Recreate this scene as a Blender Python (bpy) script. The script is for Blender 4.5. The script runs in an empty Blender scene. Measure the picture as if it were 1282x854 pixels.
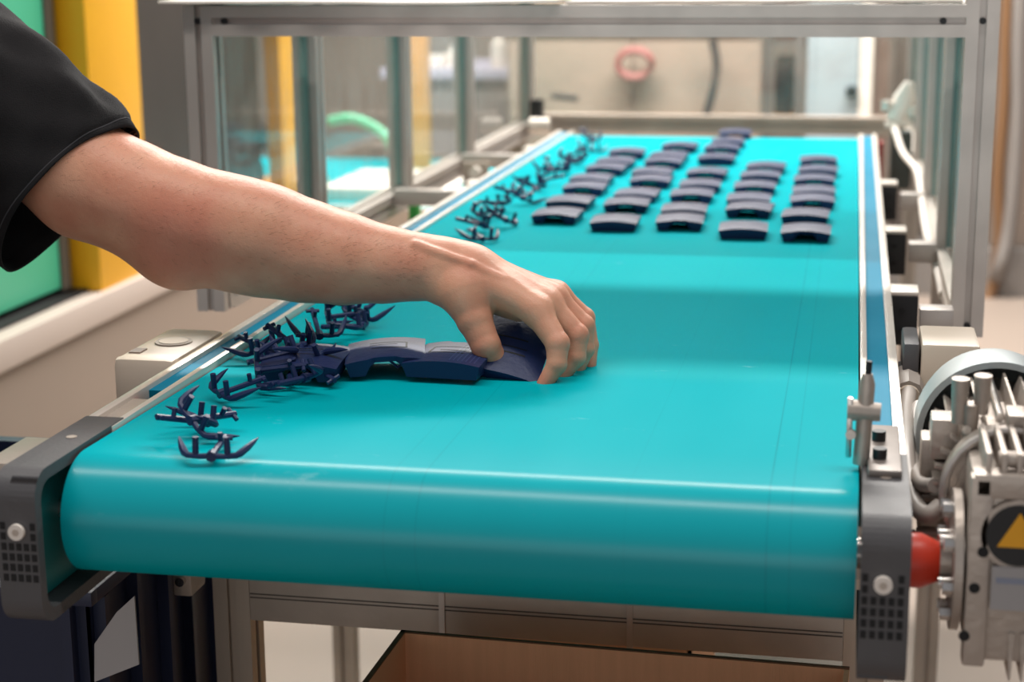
import bpy, bmesh, math, random
import numpy as np
from mathutils import Vector, Matrix
S = bpy.context.scene
C = S.collection
PI = math.pi

# ---------------------------------------------------------------- camera
FPX = 2145.1
CAM = Vector((0.2960, 0.0, 0.3942))
FW = Vector((-0.19055, 0.95623, -0.22206)); RT = Vector((0.98104, 0.19363, -0.00803)); UP = Vector((-0.03532, 0.21938, 0.97500))
cd = bpy.data.cameras.new('camera'); cam = bpy.data.objects.new('camera', cd); C.objects.link(cam)
cd.sensor_width = 36; cd.lens = FPX/1282*36; cd.clip_start = .05; cd.clip_end = 100
m3 = Matrix((RT, UP, -FW)).transposed(); cam.matrix_world = Matrix.Translation(CAM) @ m3.to_4x4()
cd.dof.use_dof = True; cd.dof.focus_distance = 1.60; cd.dof.aperture_fstop = 5.2
S.camera = cam

# ---------------------------------------------------------------- world, lamps, exposure
w = bpy.data.worlds.new('world'); S.world = w; w.use_nodes = True
w.node_tree.nodes['Background'].inputs[0].default_value = (.93, .95, 1, 1)
w.node_tree.nodes['Background'].inputs[1].default_value = .32
S.view_settings.view_transform = 'Standard'; S.view_settings.look = 'None'
S.view_settings.exposure = 0.05; S.view_settings.gamma = 1
def area(loc, rot, sx, sy, power, col=(1, .96, .9)):
    l = bpy.data.lights.new('lamp_light', 'AREA'); l.shape = 'RECTANGLE'; l.size = sx; l.size_y = sy; l.energy = power; l.color = col
    o = bpy.data.objects.new('lamp_light', l); C.objects.link(o); o.location = loc; o.rotation_euler = rot
    return o
LAMPS = [(-.3, 5.2, 2.6, 400, .42), (-.3, 1.3, 2.1, 42, .07), (-1.6, 7.6, 2.4, 60, .16), (-.3, -2.6, -.12, 16, 1.3)]  # last two are added fills: one for the background, one behind the camera
for lx, ly, lz, pw, wd in LAMPS:
    area((lx, ly, lz-.05), (0, 0, 0) if ly > -1 else (math.radians(88), 0, 0), 3.4, wd, pw)

FLOOR = -.9

# ---------------------------------------------------------------- helpers
def at(u, v, Y=None, Z=None, X=None):
    d = FW*FPX + RT*(u-641) - UP*(v-427)
    if Y is not None: t = (Y-CAM.y)/d.y
    elif Z is not None: t = (Z-CAM.z)/d.z
    else: t = (X-CAM.x)/d.x
    return CAM + d*t

def lin(c):
    return tuple((x/12.92 if x <= .04045 else ((x+.055)/1.055)**2.4) for x in [k/255 for k in c])

MATS = {}
def mat(name, col, rough=.5, metal=0, noise=0, nscale=8, bump=0, bscale=60, coat=0, stretch=None, spec=None, col2=None):
    if name in MATS: return MATS[name]
    m = bpy.data.materials.new(name); m.use_nodes = True; nt = m.node_tree; b = nt.nodes['Principled BSDF']
    c = lin(col); b.inputs['Base Color'].default_value = (*c, 1)
    b.inputs['Roughness'].default_value = rough; b.inputs['Metallic'].default_value = metal
    if coat: b.inputs['Coat Weight'].default_value = coat; b.inputs['Coat Roughness'].default_value = .15
    if spec is not None: b.inputs['Specular IOR Level'].default_value = spec
    if noise or bump:
        tc = nt.nodes.new('ShaderNodeTexCoord'); mp = nt.nodes.new('ShaderNodeMapping')
        nt.links.new(tc.outputs['Object'], mp.inputs[0])
        if stretch: mp.inputs['Scale'].default_value = stretch
    if noise:
        n = nt.nodes.new('ShaderNodeTexNoise'); n.inputs['Scale'].default_value = nscale; n.inputs['Detail'].default_value = 6
        nt.links.new(mp.outputs[0], n.inputs[0])
        mx = nt.nodes.new('ShaderNodeMix'); mx.data_type = 'RGBA'
        d = lin(col2) if col2 else tuple(x*(1-noise) for x in c)
        mx.inputs[6].default_value = (*[min(1, x*(1+noise*.5)) for x in c], 1); mx.inputs[7].default_value = (*d, 1)
        nt.links.new(n.outputs[0], mx.inputs[0]); nt.links.new(mx.outputs[2], b.inputs['Base Color'])
        mr = nt.nodes.new('ShaderNodeMapRange'); mr.inputs[3].default_value = max(0, rough-.08); mr.inputs[4].default_value = min(1, rough+.12)
        nt.links.new(n.outputs[0], mr.inputs[0]); nt.links.new(mr.outputs[0], b.inputs['Roughness'])
    if bump:
        n2 = nt.nodes.new('ShaderNodeTexNoise'); n2.inputs['Scale'].default_value = bscale; n2.inputs['Detail'].default_value = 4
        nt.links.new(mp.outputs[0], n2.inputs[0])
        bp = nt.nodes.new('ShaderNodeBump'); bp.inputs['Strength'].default_value = bump; bp.inputs['Distance'].default_value = .002
        nt.links.new(n2.outputs[0], bp.inputs['Height']); nt.links.new(bp.outputs[0], b.inputs['Normal'])
    MATS[name] = m
    return m

ALU = mat('anodised_aluminium', (200, 192, 186), .36, .5, .12, 20, stretch=(1, 1, 1))
ALUW = mat('bright_aluminium', (236, 226, 216), .3, .4, .08, 30)
ALUD = mat('worn_aluminium', (196, 182, 170), .45, .25, .35, 14, .3, 80)
CAST = mat('cast_aluminium', (188, 176, 166), .42, .5, .3, 25, .4, 120)
BLACK = mat('black_plastic', (24, 24, 27), .45, 0, .2, 20)
GREYP = mat('dark_grey_plastic', (84, 82, 84), .5, 0, .12, 30, .15, 300)
NAVY = mat('navy_plastic', (30, 43, 84), .40, 0, .1, 60, .15, 250, spec=.32)
NAVYD = mat('navy_crate_plastic', (22, 32, 62), .45, 0, .15, 12)
DARK = mat('dark_recess', (14, 14, 17), .7)  # flat dark colour standing in for recess shade, also used on dark screws
CREAM = mat('cream_plastic', (222, 205, 186), .42, 0, .06, 20)
RED = mat('red_orange_plastic', (226, 62, 36), .38, 0, .08, 20)
CARD = mat('corrugated_cardboard', (236, 180, 138), .8, 0, .15, 3, .35, 30, stretch=(40, 1, 1))
CARDD = mat('cardboard_cut_edge', (120, 84, 60), .85, 0, .3, 60)
WHITE = mat('white_foam_board', (242, 232, 222), .6, 0, .04, 8)
STEEL = mat('bright_steel', (205, 200, 196), .22, 1, .1, 30)
CABLE = mat('grey_cable', (176, 166, 158), .4, 0, .08, 10)
GREEN = mat('green_painted_steel', (70, 190, 150), .4, 0, .08, 2)
YELLOW = mat('yellow_painted_steel', (240, 176, 26), .42, 0, .12, 4)
TAUPE = mat('taupe_painted_steel', (156, 140, 128), .55, 0, .06, 2)
RAILM = mat('pinkish_grey_steel', (206, 190, 180), .5, 0, .06, 5)
SMOKE = mat('dark_grey_machine', (92, 86, 80), .5, 0, .35, 3)
ORANGE = mat('orange_paint', (214, 150, 70), .5, 0, .1, 4)
TEALP = mat('teal_film', (0, 132, 166), .5, 0, .12, 6, spec=.1)
PAPER = mat('grey_paper_sticker', (170, 166, 166), .8, 0, .06, 15)
HOSEG = mat('green_hose', (96, 190, 150), .35)
BEIGE = mat('beige_painted_panel', (150, 133, 120), .6, 0, .1, 1.5)
BLUEG = mat('pale_blue_cabinet', (166, 178, 186), .5, 0, .08, 2)
LAV = mat('lavender_plastic', (190, 186, 206), .5, 0, .05, 3)
MIDG = mat('mid_grey_machine', (128, 122, 118), .55, 0, .25, 3)
SKINRED = None

def glass_mat():
    m = bpy.data.materials.new('clear_panel'); m.use_nodes = True; nt = m.node_tree; nt.nodes.remove(nt.nodes['Principled BSDF'])
    out = nt.nodes['Material Output']
    tr = nt.nodes.new('ShaderNodeBsdfTransparent'); tr.inputs[0].default_value = (.97, .985, .975, 1)
    gl = nt.nodes.new('ShaderNodeBsdfGlossy'); gl.inputs['Roughness'].default_value = .06
    df = nt.nodes.new('ShaderNodeBsdfDiffuse'); df.inputs[0].default_value = (.8, .76, .7, 1)
    fr = nt.nodes.new('ShaderNodeFresnel'); fr.inputs[0].default_value = 1.4
    mx = nt.nodes.new('ShaderNodeMixShader'); geo = nt.nodes.new('ShaderNodeNewGeometry'); inv = nt.nodes.new('ShaderNodeMath'); inv.operation = 'SUBTRACT'; inv.inputs[0].default_value = 1; nt.links.new(geo.outputs['Backfacing'], inv.inputs[1])
    mu = nt.nodes.new('ShaderNodeMath'); mu.operation = 'MULTIPLY'; nt.links.new(inv.outputs[0], mu.inputs[0]); nt.links.new(fr.outputs[0], mu.inputs[1]); nt.links.new(mu.outputs[0], mx.inputs[0]); nt.links.new(tr.outputs[0], mx.inputs[1]); nt.links.new(gl.outputs[0], mx.inputs[2])
    tc = nt.nodes.new('ShaderNodeTexCoord'); mp = nt.nodes.new('ShaderNodeMapping'); mp.inputs['Scale'].default_value = (1, 14, 1.5)
    n = nt.nodes.new('ShaderNodeTexNoise'); n.inputs['Scale'].default_value = 6; n.inputs['Detail'].default_value = 8
    mr = nt.nodes.new('ShaderNodeMapRange'); mr.inputs[1].default_value = .45; mr.inputs[2].default_value = .8; mr.inputs[3].default_value = .05; mr.inputs[4].default_value = .3
    nt.links.new(tc.outputs['Object'], mp.inputs[0]); nt.links.new(mp.outputs[0], n.inputs[0]); nt.links.new(n.outputs[0], mr.inputs[0])
    m2 = nt.nodes.new('ShaderNodeMixShader'); nt.links.new(mr.outputs[0], m2.inputs[0]); nt.links.new(mx.outputs[0], m2.inputs[1]); nt.links.new(df.outputs[0], m2.inputs[2])
    nt.links.new(m2.outputs[0], out.inputs[0]); return m
GLASS = glass_mat()

# --- mesh building
def add_box(bm, lo, hi, bevel=0, rot=None, piv=None):
    lo = Vector(lo); hi = Vector(hi); c = (lo+hi)/2; s = hi-lo
    r = bmesh.ops.create_cube(bm, size=1); vs = r['verts']
    for v in vs: v.co = Vector((v.co.x*s.x, v.co.y*s.y, v.co.z*s.z))+c
    if bevel:
        es = list({e for v in vs for e in v.link_edges})
        rr = bmesh.ops.bevel(bm, geom=es, offset=bevel, segments=2, affect='EDGES', profile=.6)
        vs = [v for v in rr['verts']] + [v for v in vs if v.is_valid]
        vs = list({v for v in vs if v.is_valid})
    if rot is not None:
        p = Vector(piv) if piv is not None else c
        for v in vs: v.co = rot @ (v.co-p) + p
    return vs

def add_tube(bm, pts, rad, seg=10, cap=True):
    pts = [Vector(p) for p in pts]; n = len(pts)
    if not hasattr(rad, '__len__'): rad = [rad]*n
    rings = []; prev = None
    for i, p in enumerate(pts):
        t = (pts[min(i+1, n-1)]-pts[max(i-1, 0)]).normalized()
        if prev is None:
            a = Vector((0, 0, 1)) if abs(t.z) < .9 else Vector((1, 0, 0))
            x = t.cross(a).normalized()
        else: x = (prev - t*prev.dot(t)).normalized()
        prev = x; y = t.cross(x)
        rings.append([bm.verts.new(p+(x*math.cos(2*PI*k/seg)+y*math.sin(2*PI*k/seg))*rad[i]) for k in range(seg)])
    for a, b in zip(rings, rings[1:]):
        for k in range(seg): bm.faces.new((a[k], a[(k+1) % seg], b[(k+1) % seg], b[k]))
    if cap: bm.faces.new(rings[0][::-1]); bm.faces.new(rings[-1])
    return rings

def add_prism(bm, poly, p0, ax, ay, az, length):
    """poly in (a,b) coords along ax, ay extruded length along az from p0"""
    p0 = Vector(p0); ax = Vector(ax); ay = Vector(ay); az = Vector(az)
    A = [bm.verts.new(p0+ax*a+ay*b) for a, b in poly]; B = [bm.verts.new(p0+ax*a+ay*b+az*length) for a, b in poly]
    n = len(poly); fs = []
    for k in range(n): fs.append(bm.faces.new((A[k], A[(k+1) % n], B[(k+1) % n], B[k])))
    fs.append(bm.faces.new(A[::-1])); fs.append(bm.faces.new(B))
    return A+B

def smoothpath(pts, n=6):
    pts = [Vector(p) for p in pts]; out = []
    P = [pts[0]*2-pts[1]]+pts+[pts[-1]*2-pts[-2]]
    for i in range(1, len(P)-2):
        for k in range(n):
            t = k/n; a, b, c, d = P[i-1], P[i], P[i+1], P[i+2]
            out.append(.5*((2*b)+(c-a)*t+(2*a-5*b+4*c-d)*t*t+(3*b-a-3*c+d)*t**3))
    out.append(pts[-1]); return out

def obj(name, bm, m, parent=None, smooth=True, loc=None, auto=True):
    bmesh.ops.recalc_face_normals(bm, faces=bm.faces)
    me = bpy.data.meshes.new(name); bm.to_mesh(me); bm.free()
    if smooth:
        me.polygons.foreach_set('use_smooth', [True]*len(me.polygons))
        if auto: me.set_sharp_from_angle(angle=math.radians(38))
    me.materials.append(m)
    o = bpy.data.objects.new(name, me); C.objects.link(o)
    if parent: o.parent = parent
    if loc is not None: o.location = loc
    return o
def tag(o, label, cat=None, group=None, kind=None):
    o['label'] = label
    if cat: o['category'] = cat
    if group: o['group'] = group
    if kind: o['kind'] = kind
    return o
def thing(name, label, cat, loc=(0, 0, 0), rz=0, group=None):
    o = bpy.data.objects.new(name, None); C.objects.link(o); o.location = loc; o.rotation_euler = (0, 0, rz); o.empty_display_size = .05
    return tag(o, label, cat, group)
# parts are modelled in world coordinates; this shifts the mesh so that it sits right under its thing
def adopt(root):
    inv = (Matrix.Translation(root.location) @ root.rotation_euler.to_matrix().to_4x4()).inverted()
    def rec(o):
        for ch in o.children:
            if ch.get('_ad') is None and ch.type == 'MESH':
                ch.data.transform(inv); ch['_ad'] = 1
            rec(ch)
    rec(root)
def clear_ad():
    for o in bpy.data.objects:
        if '_ad' in o: del o['_ad']
def bmn(): return bmesh.new()
def box_obj(name, lo, hi, m, parent=None, bevel=0, rot=None, piv=None):
    bm = bmn(); add_box(bm, lo, hi, bevel, rot, piv); return obj(name, bm, m, parent)
def tube_obj(name, pts, r, m, parent=None, seg=12):
    bm = bmn(); add_tube(bm, pts, r, seg); return obj(name, bm, m, parent)

# aluminium T slot section
def slot_poly(s):
    h = s/2; g = s*.11; d = s*.13; g2 = s*.2
    side = [(-h, -h), (-g, -h), (-g, -h+d*.5), (-g2, -h+d*.5), (-g2, -h+d*1.3), (g2, -h+d*1.3), (g2, -h+d*.5), (g, -h+d*.5), (g, -h)]
    pts = []
    for k in range(4):
        c, s_ = [(1, 0), (0, 1), (-1, 0), (0, -1)][k]
        for a, b in side: pts.append((a*c-b*s_, a*s_+b*c))
    return pts
def profile(name, p0, p1, size, m, parent):
    p0 = Vector(p0); p1 = Vector(p1); d = p1-p0; L = d.length; az = d/L
    if abs(az.z) > .9: ax, ay = Vector((1, 0, 0)), Vector((0, 1, 0))
    elif abs(az.x) > .9: ax, ay = Vector((0, 1, 0)), Vector((0, 0, 1))
    else: ax, ay = Vector((1, 0, 0)), Vector((0, 0, 1))
    bm = bmn(); add_prism(bm, slot_poly(size), p0, ax, ay, az, L)
    return obj(name, bm, m, parent, smooth=False)

# ================================================================= SETTING
floor_m = mat('concrete_floor', (156, 141, 130), .45, 0, .12, 1.2, .1, 40)
def struct(name, lo, hi, m):
    o = box_obj(name, lo, hi, m); o['kind'] = 'structure'; return o
struct('floor', (-6, -3, FLOOR-.05), (5, 10, FLOOR), floor_m)
struct('wall_back', (-6, 10, FLOOR), (5, 10.1, 3.2), mat('hall_wall', (150, 138, 128), .8, 0, .1, 1))
struct('wall_right', (5, -3, FLOOR), (5.1, 10, 3.2), MATS['hall_wall'])
struct('wall_left', (-6.1, -3, FLOOR), (-6, 10, 3.2), MATS['hall_wall'])

# lamps, the last two added as fill
for i, (lx, ly, lz, pw, wd) in enumerate(LAMPS):
    t = thing('ceiling_or_fill_lamp', ['long ceiling strip lamp above the far half of the belt', 'long ceiling strip lamp above the near belt end', 'added fill lamp that brightens the machines at the back', 'added fill light panel behind the camera for the box and crossbar'][i], 'lamp', (lx, ly, lz), group='ceiling strip lamps')
    box_obj('housing', (-1.75, -wd/2-.03, 0.0), (1.75, wd/2+.03, .06), ALUW, t, .004)
    bm = bmn(); [add_tube(bm, [(x, 0, .3*0+.06), (x, 0, .9)], .004, 6) for x in (-1.2, 1.2)]; obj('hanger', bm, ALU, t)

# ================================================================= CONVEYOR
XB = .31; RR = .05; YF = 1.25; YE = 3.70
conv = thing('belt_conveyor', 'long belt conveyor with a turquoise belt and aluminium side frames', 'conveyor', (0, 1.25, FLOOR))

def belt_material():
    m = bpy.data.materials.new('turquoise_belt'); m.use_nodes = True; nt = m.node_tree; N = nt.nodes; L = nt.links; b = N['Principled BSDF']
    tc = N.new('ShaderNodeTexCoord'); sep = N.new('ShaderNodeSeparateXYZ'); L.new(tc.outputs['Object'], sep.inputs[0])
    n = N.new('ShaderNodeTexNoise'); n.inputs['Scale'].default_value = 2.5; n.inputs['Detail'].default_value = 5
    mp = N.new('ShaderNodeMapping'); mp.inputs['Scale'].default_value = (3, .8, 1); L.new(tc.outputs['Object'], mp.inputs[0]); L.new(mp.outputs[0], n.inputs[0])
    base = N.new('ShaderNodeMix'); base.data_type = 'RGBA'; base.inputs[6].default_value = (*lin((0, 160, 171)), 1); base.inputs[7].default_value = (*lin((0, 170, 181)), 1); L.new(n.outputs[0], base.inputs[0])
    # white scuffs
    n2 = N.new('ShaderNodeTexNoise'); n2.inputs['Scale'].default_value = 13; n2.inputs['Detail'].default_value = 10; n2.inputs['Roughness'].default_value = .75
    mp2 = N.new('ShaderNodeMapping'); mp2.inputs['Scale'].default_value = (1, 2.4, 1); L.new(tc.outputs['Object'], mp2.inputs[0]); L.new(mp2.outputs[0], n2.inputs[0])
    r2 = N.new('ShaderNodeMapRange'); r2.inputs[1].default_value = .64; r2.inputs[2].default_value = .8; r2.inputs[4].default_value = .4; L.new(n2.outputs[0], r2.inputs[0])
    s = N.new('ShaderNodeMix'); s.data_type = 'RGBA'; s.inputs[7].default_value = (.5, .8, .82, 1); L.new(r2.outputs[0], s.inputs[0]); L.new(base.outputs[2], s.inputs[6])
    # thin worn lines running along the belt
    last = s.outputs[2]; n3 = N.new('ShaderNodeTexNoise'); n3.inputs['Scale'].default_value = 9; L.new(tc.outputs['Object'], n3.inputs[0])
    for x0, st in ((.245, .5), (.262, .28), (-.02, .28), (-.045, .2), (.14, .12)):
        a = N.new('ShaderNodeMath'); a.operation = 'SUBTRACT'; a.inputs[1].default_value = x0; L.new(sep.outputs[0], a.inputs[0])
        c = N.new('ShaderNodeMath'); c.operation = 'ABSOLUTE'; L.new(a.outputs[0], c.inputs[0])
        r = N.new('ShaderNodeMapRange'); r.inputs[1].default_value = .0002; r.inputs[2].default_value = .001; r.inputs[3].default_value = st; r.inputs[4].default_value = 0; L.new(c.outputs[0], r.inputs[0])
        q = N.new('ShaderNodeMath'); q.operation = 'MULTIPLY'; L.new(r.outputs[0], q.inputs[0]); L.new(n3.outputs[0], q.inputs[1])
        k = N.new('ShaderNodeMix'); k.data_type = 'RGBA'; k.inputs[7].default_value = (0, .09, .11, 1); L.new(q.outputs[0], k.inputs[0]); L.new(last, k.inputs[6]); last = k.outputs[2]
    N.remove(b); df = N.new('ShaderNodeBsdfDiffuse'); gl = N.new('ShaderNodeBsdfGlossy'); ms = N.new('ShaderNodeMixShader'); L.new(last, df.inputs[0])
    rr = N.new('ShaderNodeMapRange'); rr.inputs[3].default_value = .22; rr.inputs[4].default_value = .3; L.new(n.outputs[0], rr.inputs[0]); L.new(rr.outputs[0], gl.inputs['Roughness'])
    ms.inputs[0].default_value = .034; L.new(df.outputs[0], ms.inputs[1]); L.new(gl.outputs[0], ms.inputs[2]); L.new(ms.outputs[0], N['Material Output'].inputs[0])
    return m
BELT = belt_material()

# belt loop, as a closed strip of cloth 2 mm thick
bm = bmn(); path = []
for k in range(30): path.append((YE-(YE-YF)*k/29, 0))
for k in range(1, 33): a = PI*k/32; path.append((YF-RR*math.sin(a), -RR+RR*math.cos(a)))
for k in range(1, 30): path.append((YF+(YE-YF)*k/29, -2*RR))
for k in range(1, 32): a = PI*k/32; path.append((YE+RR*math.sin(a), -RR-RR*math.cos(a)))
xs = [-XB+2*XB*i/10 for i in range(11)]
def belt_z(y, z):
    if z == 0:   # slight dip shaped into the belt to create shading
        t = min(1, max(0, (y-2.06)/.09)); return -.004*(1-t*t*(3-2*t))*min(1, max(0, (y-1.25)/.3))
    return z
grid = [[bm.verts.new((x, y, belt_z(y, z))) for x in xs] for y, z in path]
for i in range(len(grid)):
    a, b = grid[i], grid[(i+1) % len(grid)]
    for j in range(10): bm.faces.new((a[j], a[j+1], b[j+1], b[j]))
belt = obj('belt', bm, BELT, conv, auto=False)
bm = bmn(); add_tube(bm, [(-.30, YF, -RR), (.30, YF, -RR)], RR-.003, 32); add_tube(bm, [(-.335, YF, -RR), (.335, YF, -RR)], .012, 16)
obj('front_roller', bm, STEEL, conv)
bm = bmn(); add_tube(bm, [(-.30, YE, -RR), (.30, YE, -RR)], RR-.003, 32); add_tube(bm, [(-.335, YE, -RR), (.335, YE, -RR)], .012, 16)
obj('rear_roller', bm, STEEL, conv)
box_obj('slider_bed', (-.30, 1.32, -.03), (.30, 3.62, -.0065), ALUD, conv)
for s in (-1, 1):
    a = .3115
    # inner bright edge, teal film strip, outer bright edge
    def sx(lo, hi): return (min(s*lo, s*hi), max(s*lo, s*hi))
    x0, x1 = sx(a, a+.0065)
    y0 = 1.40 if s < 0 else 1.31
    box_obj('inner_edge_strip', (x0, 1.31, -.05), (x1, 3.78, .003), ALUW, conv, .0008)
    x0, x1 = sx(a+.0065, .338)
    box_obj('cover_strip', (x0, y0+.05 if s < 0 else y0, -.045), (x1, 3.78, -.002), TEALP, conv)
    x0, x1 = sx(.338, .347)
    box_obj('outer_edge_strip', (x0, 1.31, -.02), (x1, 3.78, .003), ALUW, conv, .0008)
    x0, x1 = sx(.3385, .3465)
    pr = [(0, 0), (.012, 0), (.012, -.03), (.006, -.03), (.006, -.042), (.012, -.042), (.012, -.085), (0, -.085)]
    bm = bmn(); add_prism(bm, [(s*p, q) for p, q in pr], (s*.335, 1.31, -.02), (1, 0, 0), (0, 0, 1), (0, 1, 0), 2.47)
    obj('side_frame', bm, ALU, conv, smooth=False)
    # end plate with rounded nose
    def rr_poly(y0, y1, z0, z1, r):
        P = []
        for (cy, cz, a0) in ((y0+r, z1-r, 90), (y0+r, z0+r, 180)):
            for k in range(9):
                a = math.radians(a0+90*k/8); P.append((cy+r*math.cos(a), cz+r*math.sin(a)))
        return P+[(y1, z0), (y1, z1)]
    outer = rr_poly(1.165, 1.335, -.122, .004, .022)
    bm = bmn()
    x0, x1 = sx(.3345, .347)
    add_prism(bm, outer, (x0, 0, 0), (0, 1, 0), (0, 0, 1), (1, 0, 0), x1-x0)
    # rim standing in towards the belt around the nose
    inner = rr_poly(1.175, 1.335, -.112, -.006, .016)
    n = len(outer)-2
    xa, xb = sx(.3125, .3345)
    for k in range(n-1):
        q = [outer[k], outer[k+1], inner[k+1], inner[k]]
        add_prism(bm, q, (xa, 0, 0), (0, 1, 0), (0, 0, 1), (1, 0, 0), xb-xa)
    add_prism(bm, [inner[0], (1.335, inner[0][1]), (1.335, .004), outer[0]], (xa, 0, 0), (0, 1, 0), (0, 0, 1), (1, 0, 0), xb-xa)
    add_prism(bm, [inner[n-1], (1.335, inner[n-1][1]), (1.335, -.122), outer[n-1]], (xa, 0, 0), (0, 1, 0), (0, 0, 1), (1, 0, 0), xb-xa)
    bmesh.ops.remove_doubles(bm, verts=bm.verts, dist=1e-6)
    ep = obj('end_plate', bm, GREYP, conv)
    # teal panel inside the plate
    li = rr_poly(1.1755, 1.33, -.111, -.007, .0155); x0, x1 = sx(.331, .3344)
    bm = bmn(); add_prism(bm, li, (x0, 0, 0), (0, 1, 0), (0, 0, 1), (1, 0, 0), x1-x0); obj('inner_panel', bm, mat('teal_inner_panel', (20, 140, 140), .45), conv)
    xc = s*.3285
    if s < 0: xc = -.3285
    tube_obj('screw', [(xc, 1.1655, -.042), (xc, 1.161, -.042)], .0065, WHITE, ep, 18)
    tube_obj('screw_socket', [(xc, 1.1612, -.042), (xc, 1.1605, -.042)], .003, ALUD, ep, 6)
    bm = bmn()
    for r_ in range(6):
        for c_ in range(5):
            x = xc-.0125+.00625*c_; z = -.038-.0085*r_
            if r_ < 2 and c_ in (1, 2, 3): continue
            add_box(bm, (x-.002, 1.1643, z-.0028), (x+.002, 1.1655, z+.0028))
    vg = obj('vent_hole_shade', bm, DARK, ep);  # raised dark boxes painted as the shade inside vent holes
    tube_obj('countersunk_hole', [(s*.33, 1.27, .0035), (s*.33, 1.27, .0046)], .0045, ALUD, ep, 16)
# near left: bare metal plate with cable gap in the side channel
box_obj('gap_plate', (-.338, 1.335, -.03), (-.318, 1.415, -.001), ALUD, conv)
bm = bmn()
for (y, x, z) in ((1.425, -.33, -.008), (1.432, -.323, -.012), (1.44, -.331, -.014)): add_tube(bm, [(x, y-.02, z), (x+.002, y+.025, z)], .0028, 8)
obj('cable_end', bm, BLACK, conv); tube_obj('red_cable_end', [(-.327, 1.405, -.006), (-.324, 1.44, -.007)], .0022, RED, conv)
box_obj('support_block', (-.396, 1.24, -.045), (-.3475, 1.318, -.012), ALUD, conv, .002)
# left sprocket post under the end, crossbar and legs
leg_m = mat('bare_aluminium_leg', (196, 182, 168), .4, .6, .2, 8, stretch=(6, 6, 1))
for sx_ in (-1, 1):
    for yy in (1.6, 3.3):
        x = sx_*.325
        bm = bmn(); add_prism(bm, slot_poly(.04), (x, yy+.02, FLOOR+.02), (1, 0, 0), (0, 1, 0), (0, 0, 1), .82-.04); lg = obj('leg', bm, leg_m, conv, smooth=False)
        box_obj('foot', (x-.03, yy-.01, FLOOR), (x+.03, yy+.05, FLOOR+.02), BLACK, lg)
        box_obj('leg_bracket', (x-.02, yy-.006, -.2), (x+.02, yy, -.10), ALUD, conv, .001)
for yy in (1.6, 3.3):
    cb = box_obj('crossbar', (-.305, yy, -.288), (.305, yy+.04, -.235), ALUD, conv, .0015)
    bm = bmn()
    for z in (-.258, -.262): add_box(bm, (-.304, yy-.0006, z-.0006), (.304, yy+.001, z+.0006))
    obj('groove_shade', bm, mat('groove_shade_brown', (84, 76, 70), .6), cb)  # thin dark strips paint the shade of grooves along the bar
    for x in (-.098, .095): box_obj('joint_strap', (x-.003, yy-.002, -.289), (x+.003, yy+.001, -.234), ALU, cb)
# clip bracket hanging left of the leg
bm = bmn(); add_box(bm, (-.372, 1.56, -.25), (-.352, 1.6, -.13), .003); hb = obj('hanging_bracket', bm, ALUD, conv)
tube_obj('bracket_bolt', [(-.362, 1.56, -.232), (-.362, 1.553, -.232)], .005, STEEL, hb)

# guide holder on the right edge: rod, clamp, plate with two bolts
pl = box_obj('holder_plate', (.3165, 1.268, .004), (.342, 1.398, .010), mat('dull_grey_steel', (134, 124, 118), .45, .3, .2, 30), conv, .002)
for y in (1.30, 1.35):
    bt = tube_obj('holder_bolt', [(.3255, y, .010), (.3255, y, .018)], .0055, BLACK, pl, 16)
rod = tube_obj('guide_rod', [(.3115, 1.303, .004), (.314, 1.303, .068), (.314, 1.303, .076)], [.0065, .0062, .004], CAST, conv, 14)
tube_obj('rod_tip', [(.3145, 1.303, .076), (.315, 1.303, .086)], .0025, BLACK, rod, 8)
tube_obj('clamp_block', [(.300, 1.302, .047), (.325, 1.302, .046)], [.0085, .007], CAST, rod, 10)
bm = bmn(); add_box(bm, (.2995, 1.296, .010), (.304, 1.302, .058), .0015); obj('guide_finger', bm, STEEL, rod)
tube_obj('finger_bolt', [(.303, 1.296, .030), (.303, 1.291, .030)], .004, STEEL, rod, 10)

# rail brackets on the right
for (y, x1) in ((3.02, .38), (2.50, .382), (2.04, .384)):
    br = box_obj('frame_bracket', (.3475, y, -.068), (x1-.004, y+.03, -.008), BLACK, conv, .002)
    box_obj('bracket_top', (.3475, y+.002, -.008), (x1-.004, y+.05, -.003), ALUW, br, .001)
    for z in (-.025, -.05): tube_obj('bracket_screw', [(.361, y, z), (.361, y-.002, z)], .004, DARK, br, 12)
for (y) in (2.35, 2.95, 3.5):
    br = box_obj('frame_bracket', (-.376, y, -.06), (-.3475, y+.03, -.012), BLACK, conv, .002)
    box_obj('bracket_top', (-.376, y+.002, -.012), (-.3475, y+.05, -.006), ALUW, br, .001)
adopt(conv)

# ================================================================= ENCLOSURE
T = .038; YP = [2.10, 2.53, 3.07, 3.61, 4.33]; XL = -.528; XR = .441
enc = thing('guard_enclosure', 'aluminium profile guard enclosure with clear panels spanning the conveyor', 'enclosure', (XL, 2.1, FLOOR))
ZT = .3295; ZB = -.068
for x in (XL, XR):
    s = 1 if x > 0 else -1
    for i, y in enumerate(YP):
        p = profile('post', (x, y+T/2, ZB if i in (0,) else -.032), (x, y+T/2, ZT if not (i == 0 and s > 0) else .42), T, ALU, enc)
        if i == 0:
            zs = (.31, -.055) if s > 0 else (.31,)
            for z in zs: tube_obj('bolt', [(x, y+.006, z), (x, y-.0005, z)], .004, BLACK, p, 10)
    profile('bottom_rail', (x, 2.1+T, -.051), (x, 4.33+T, -.051), T, ALU if s < 0 else ALUW, enc)
    profile('top_rail', (x, 2.1+T, ZT-T/2+.0), (x, 4.33, ZT-T/2), T, ALU, enc)
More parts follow.
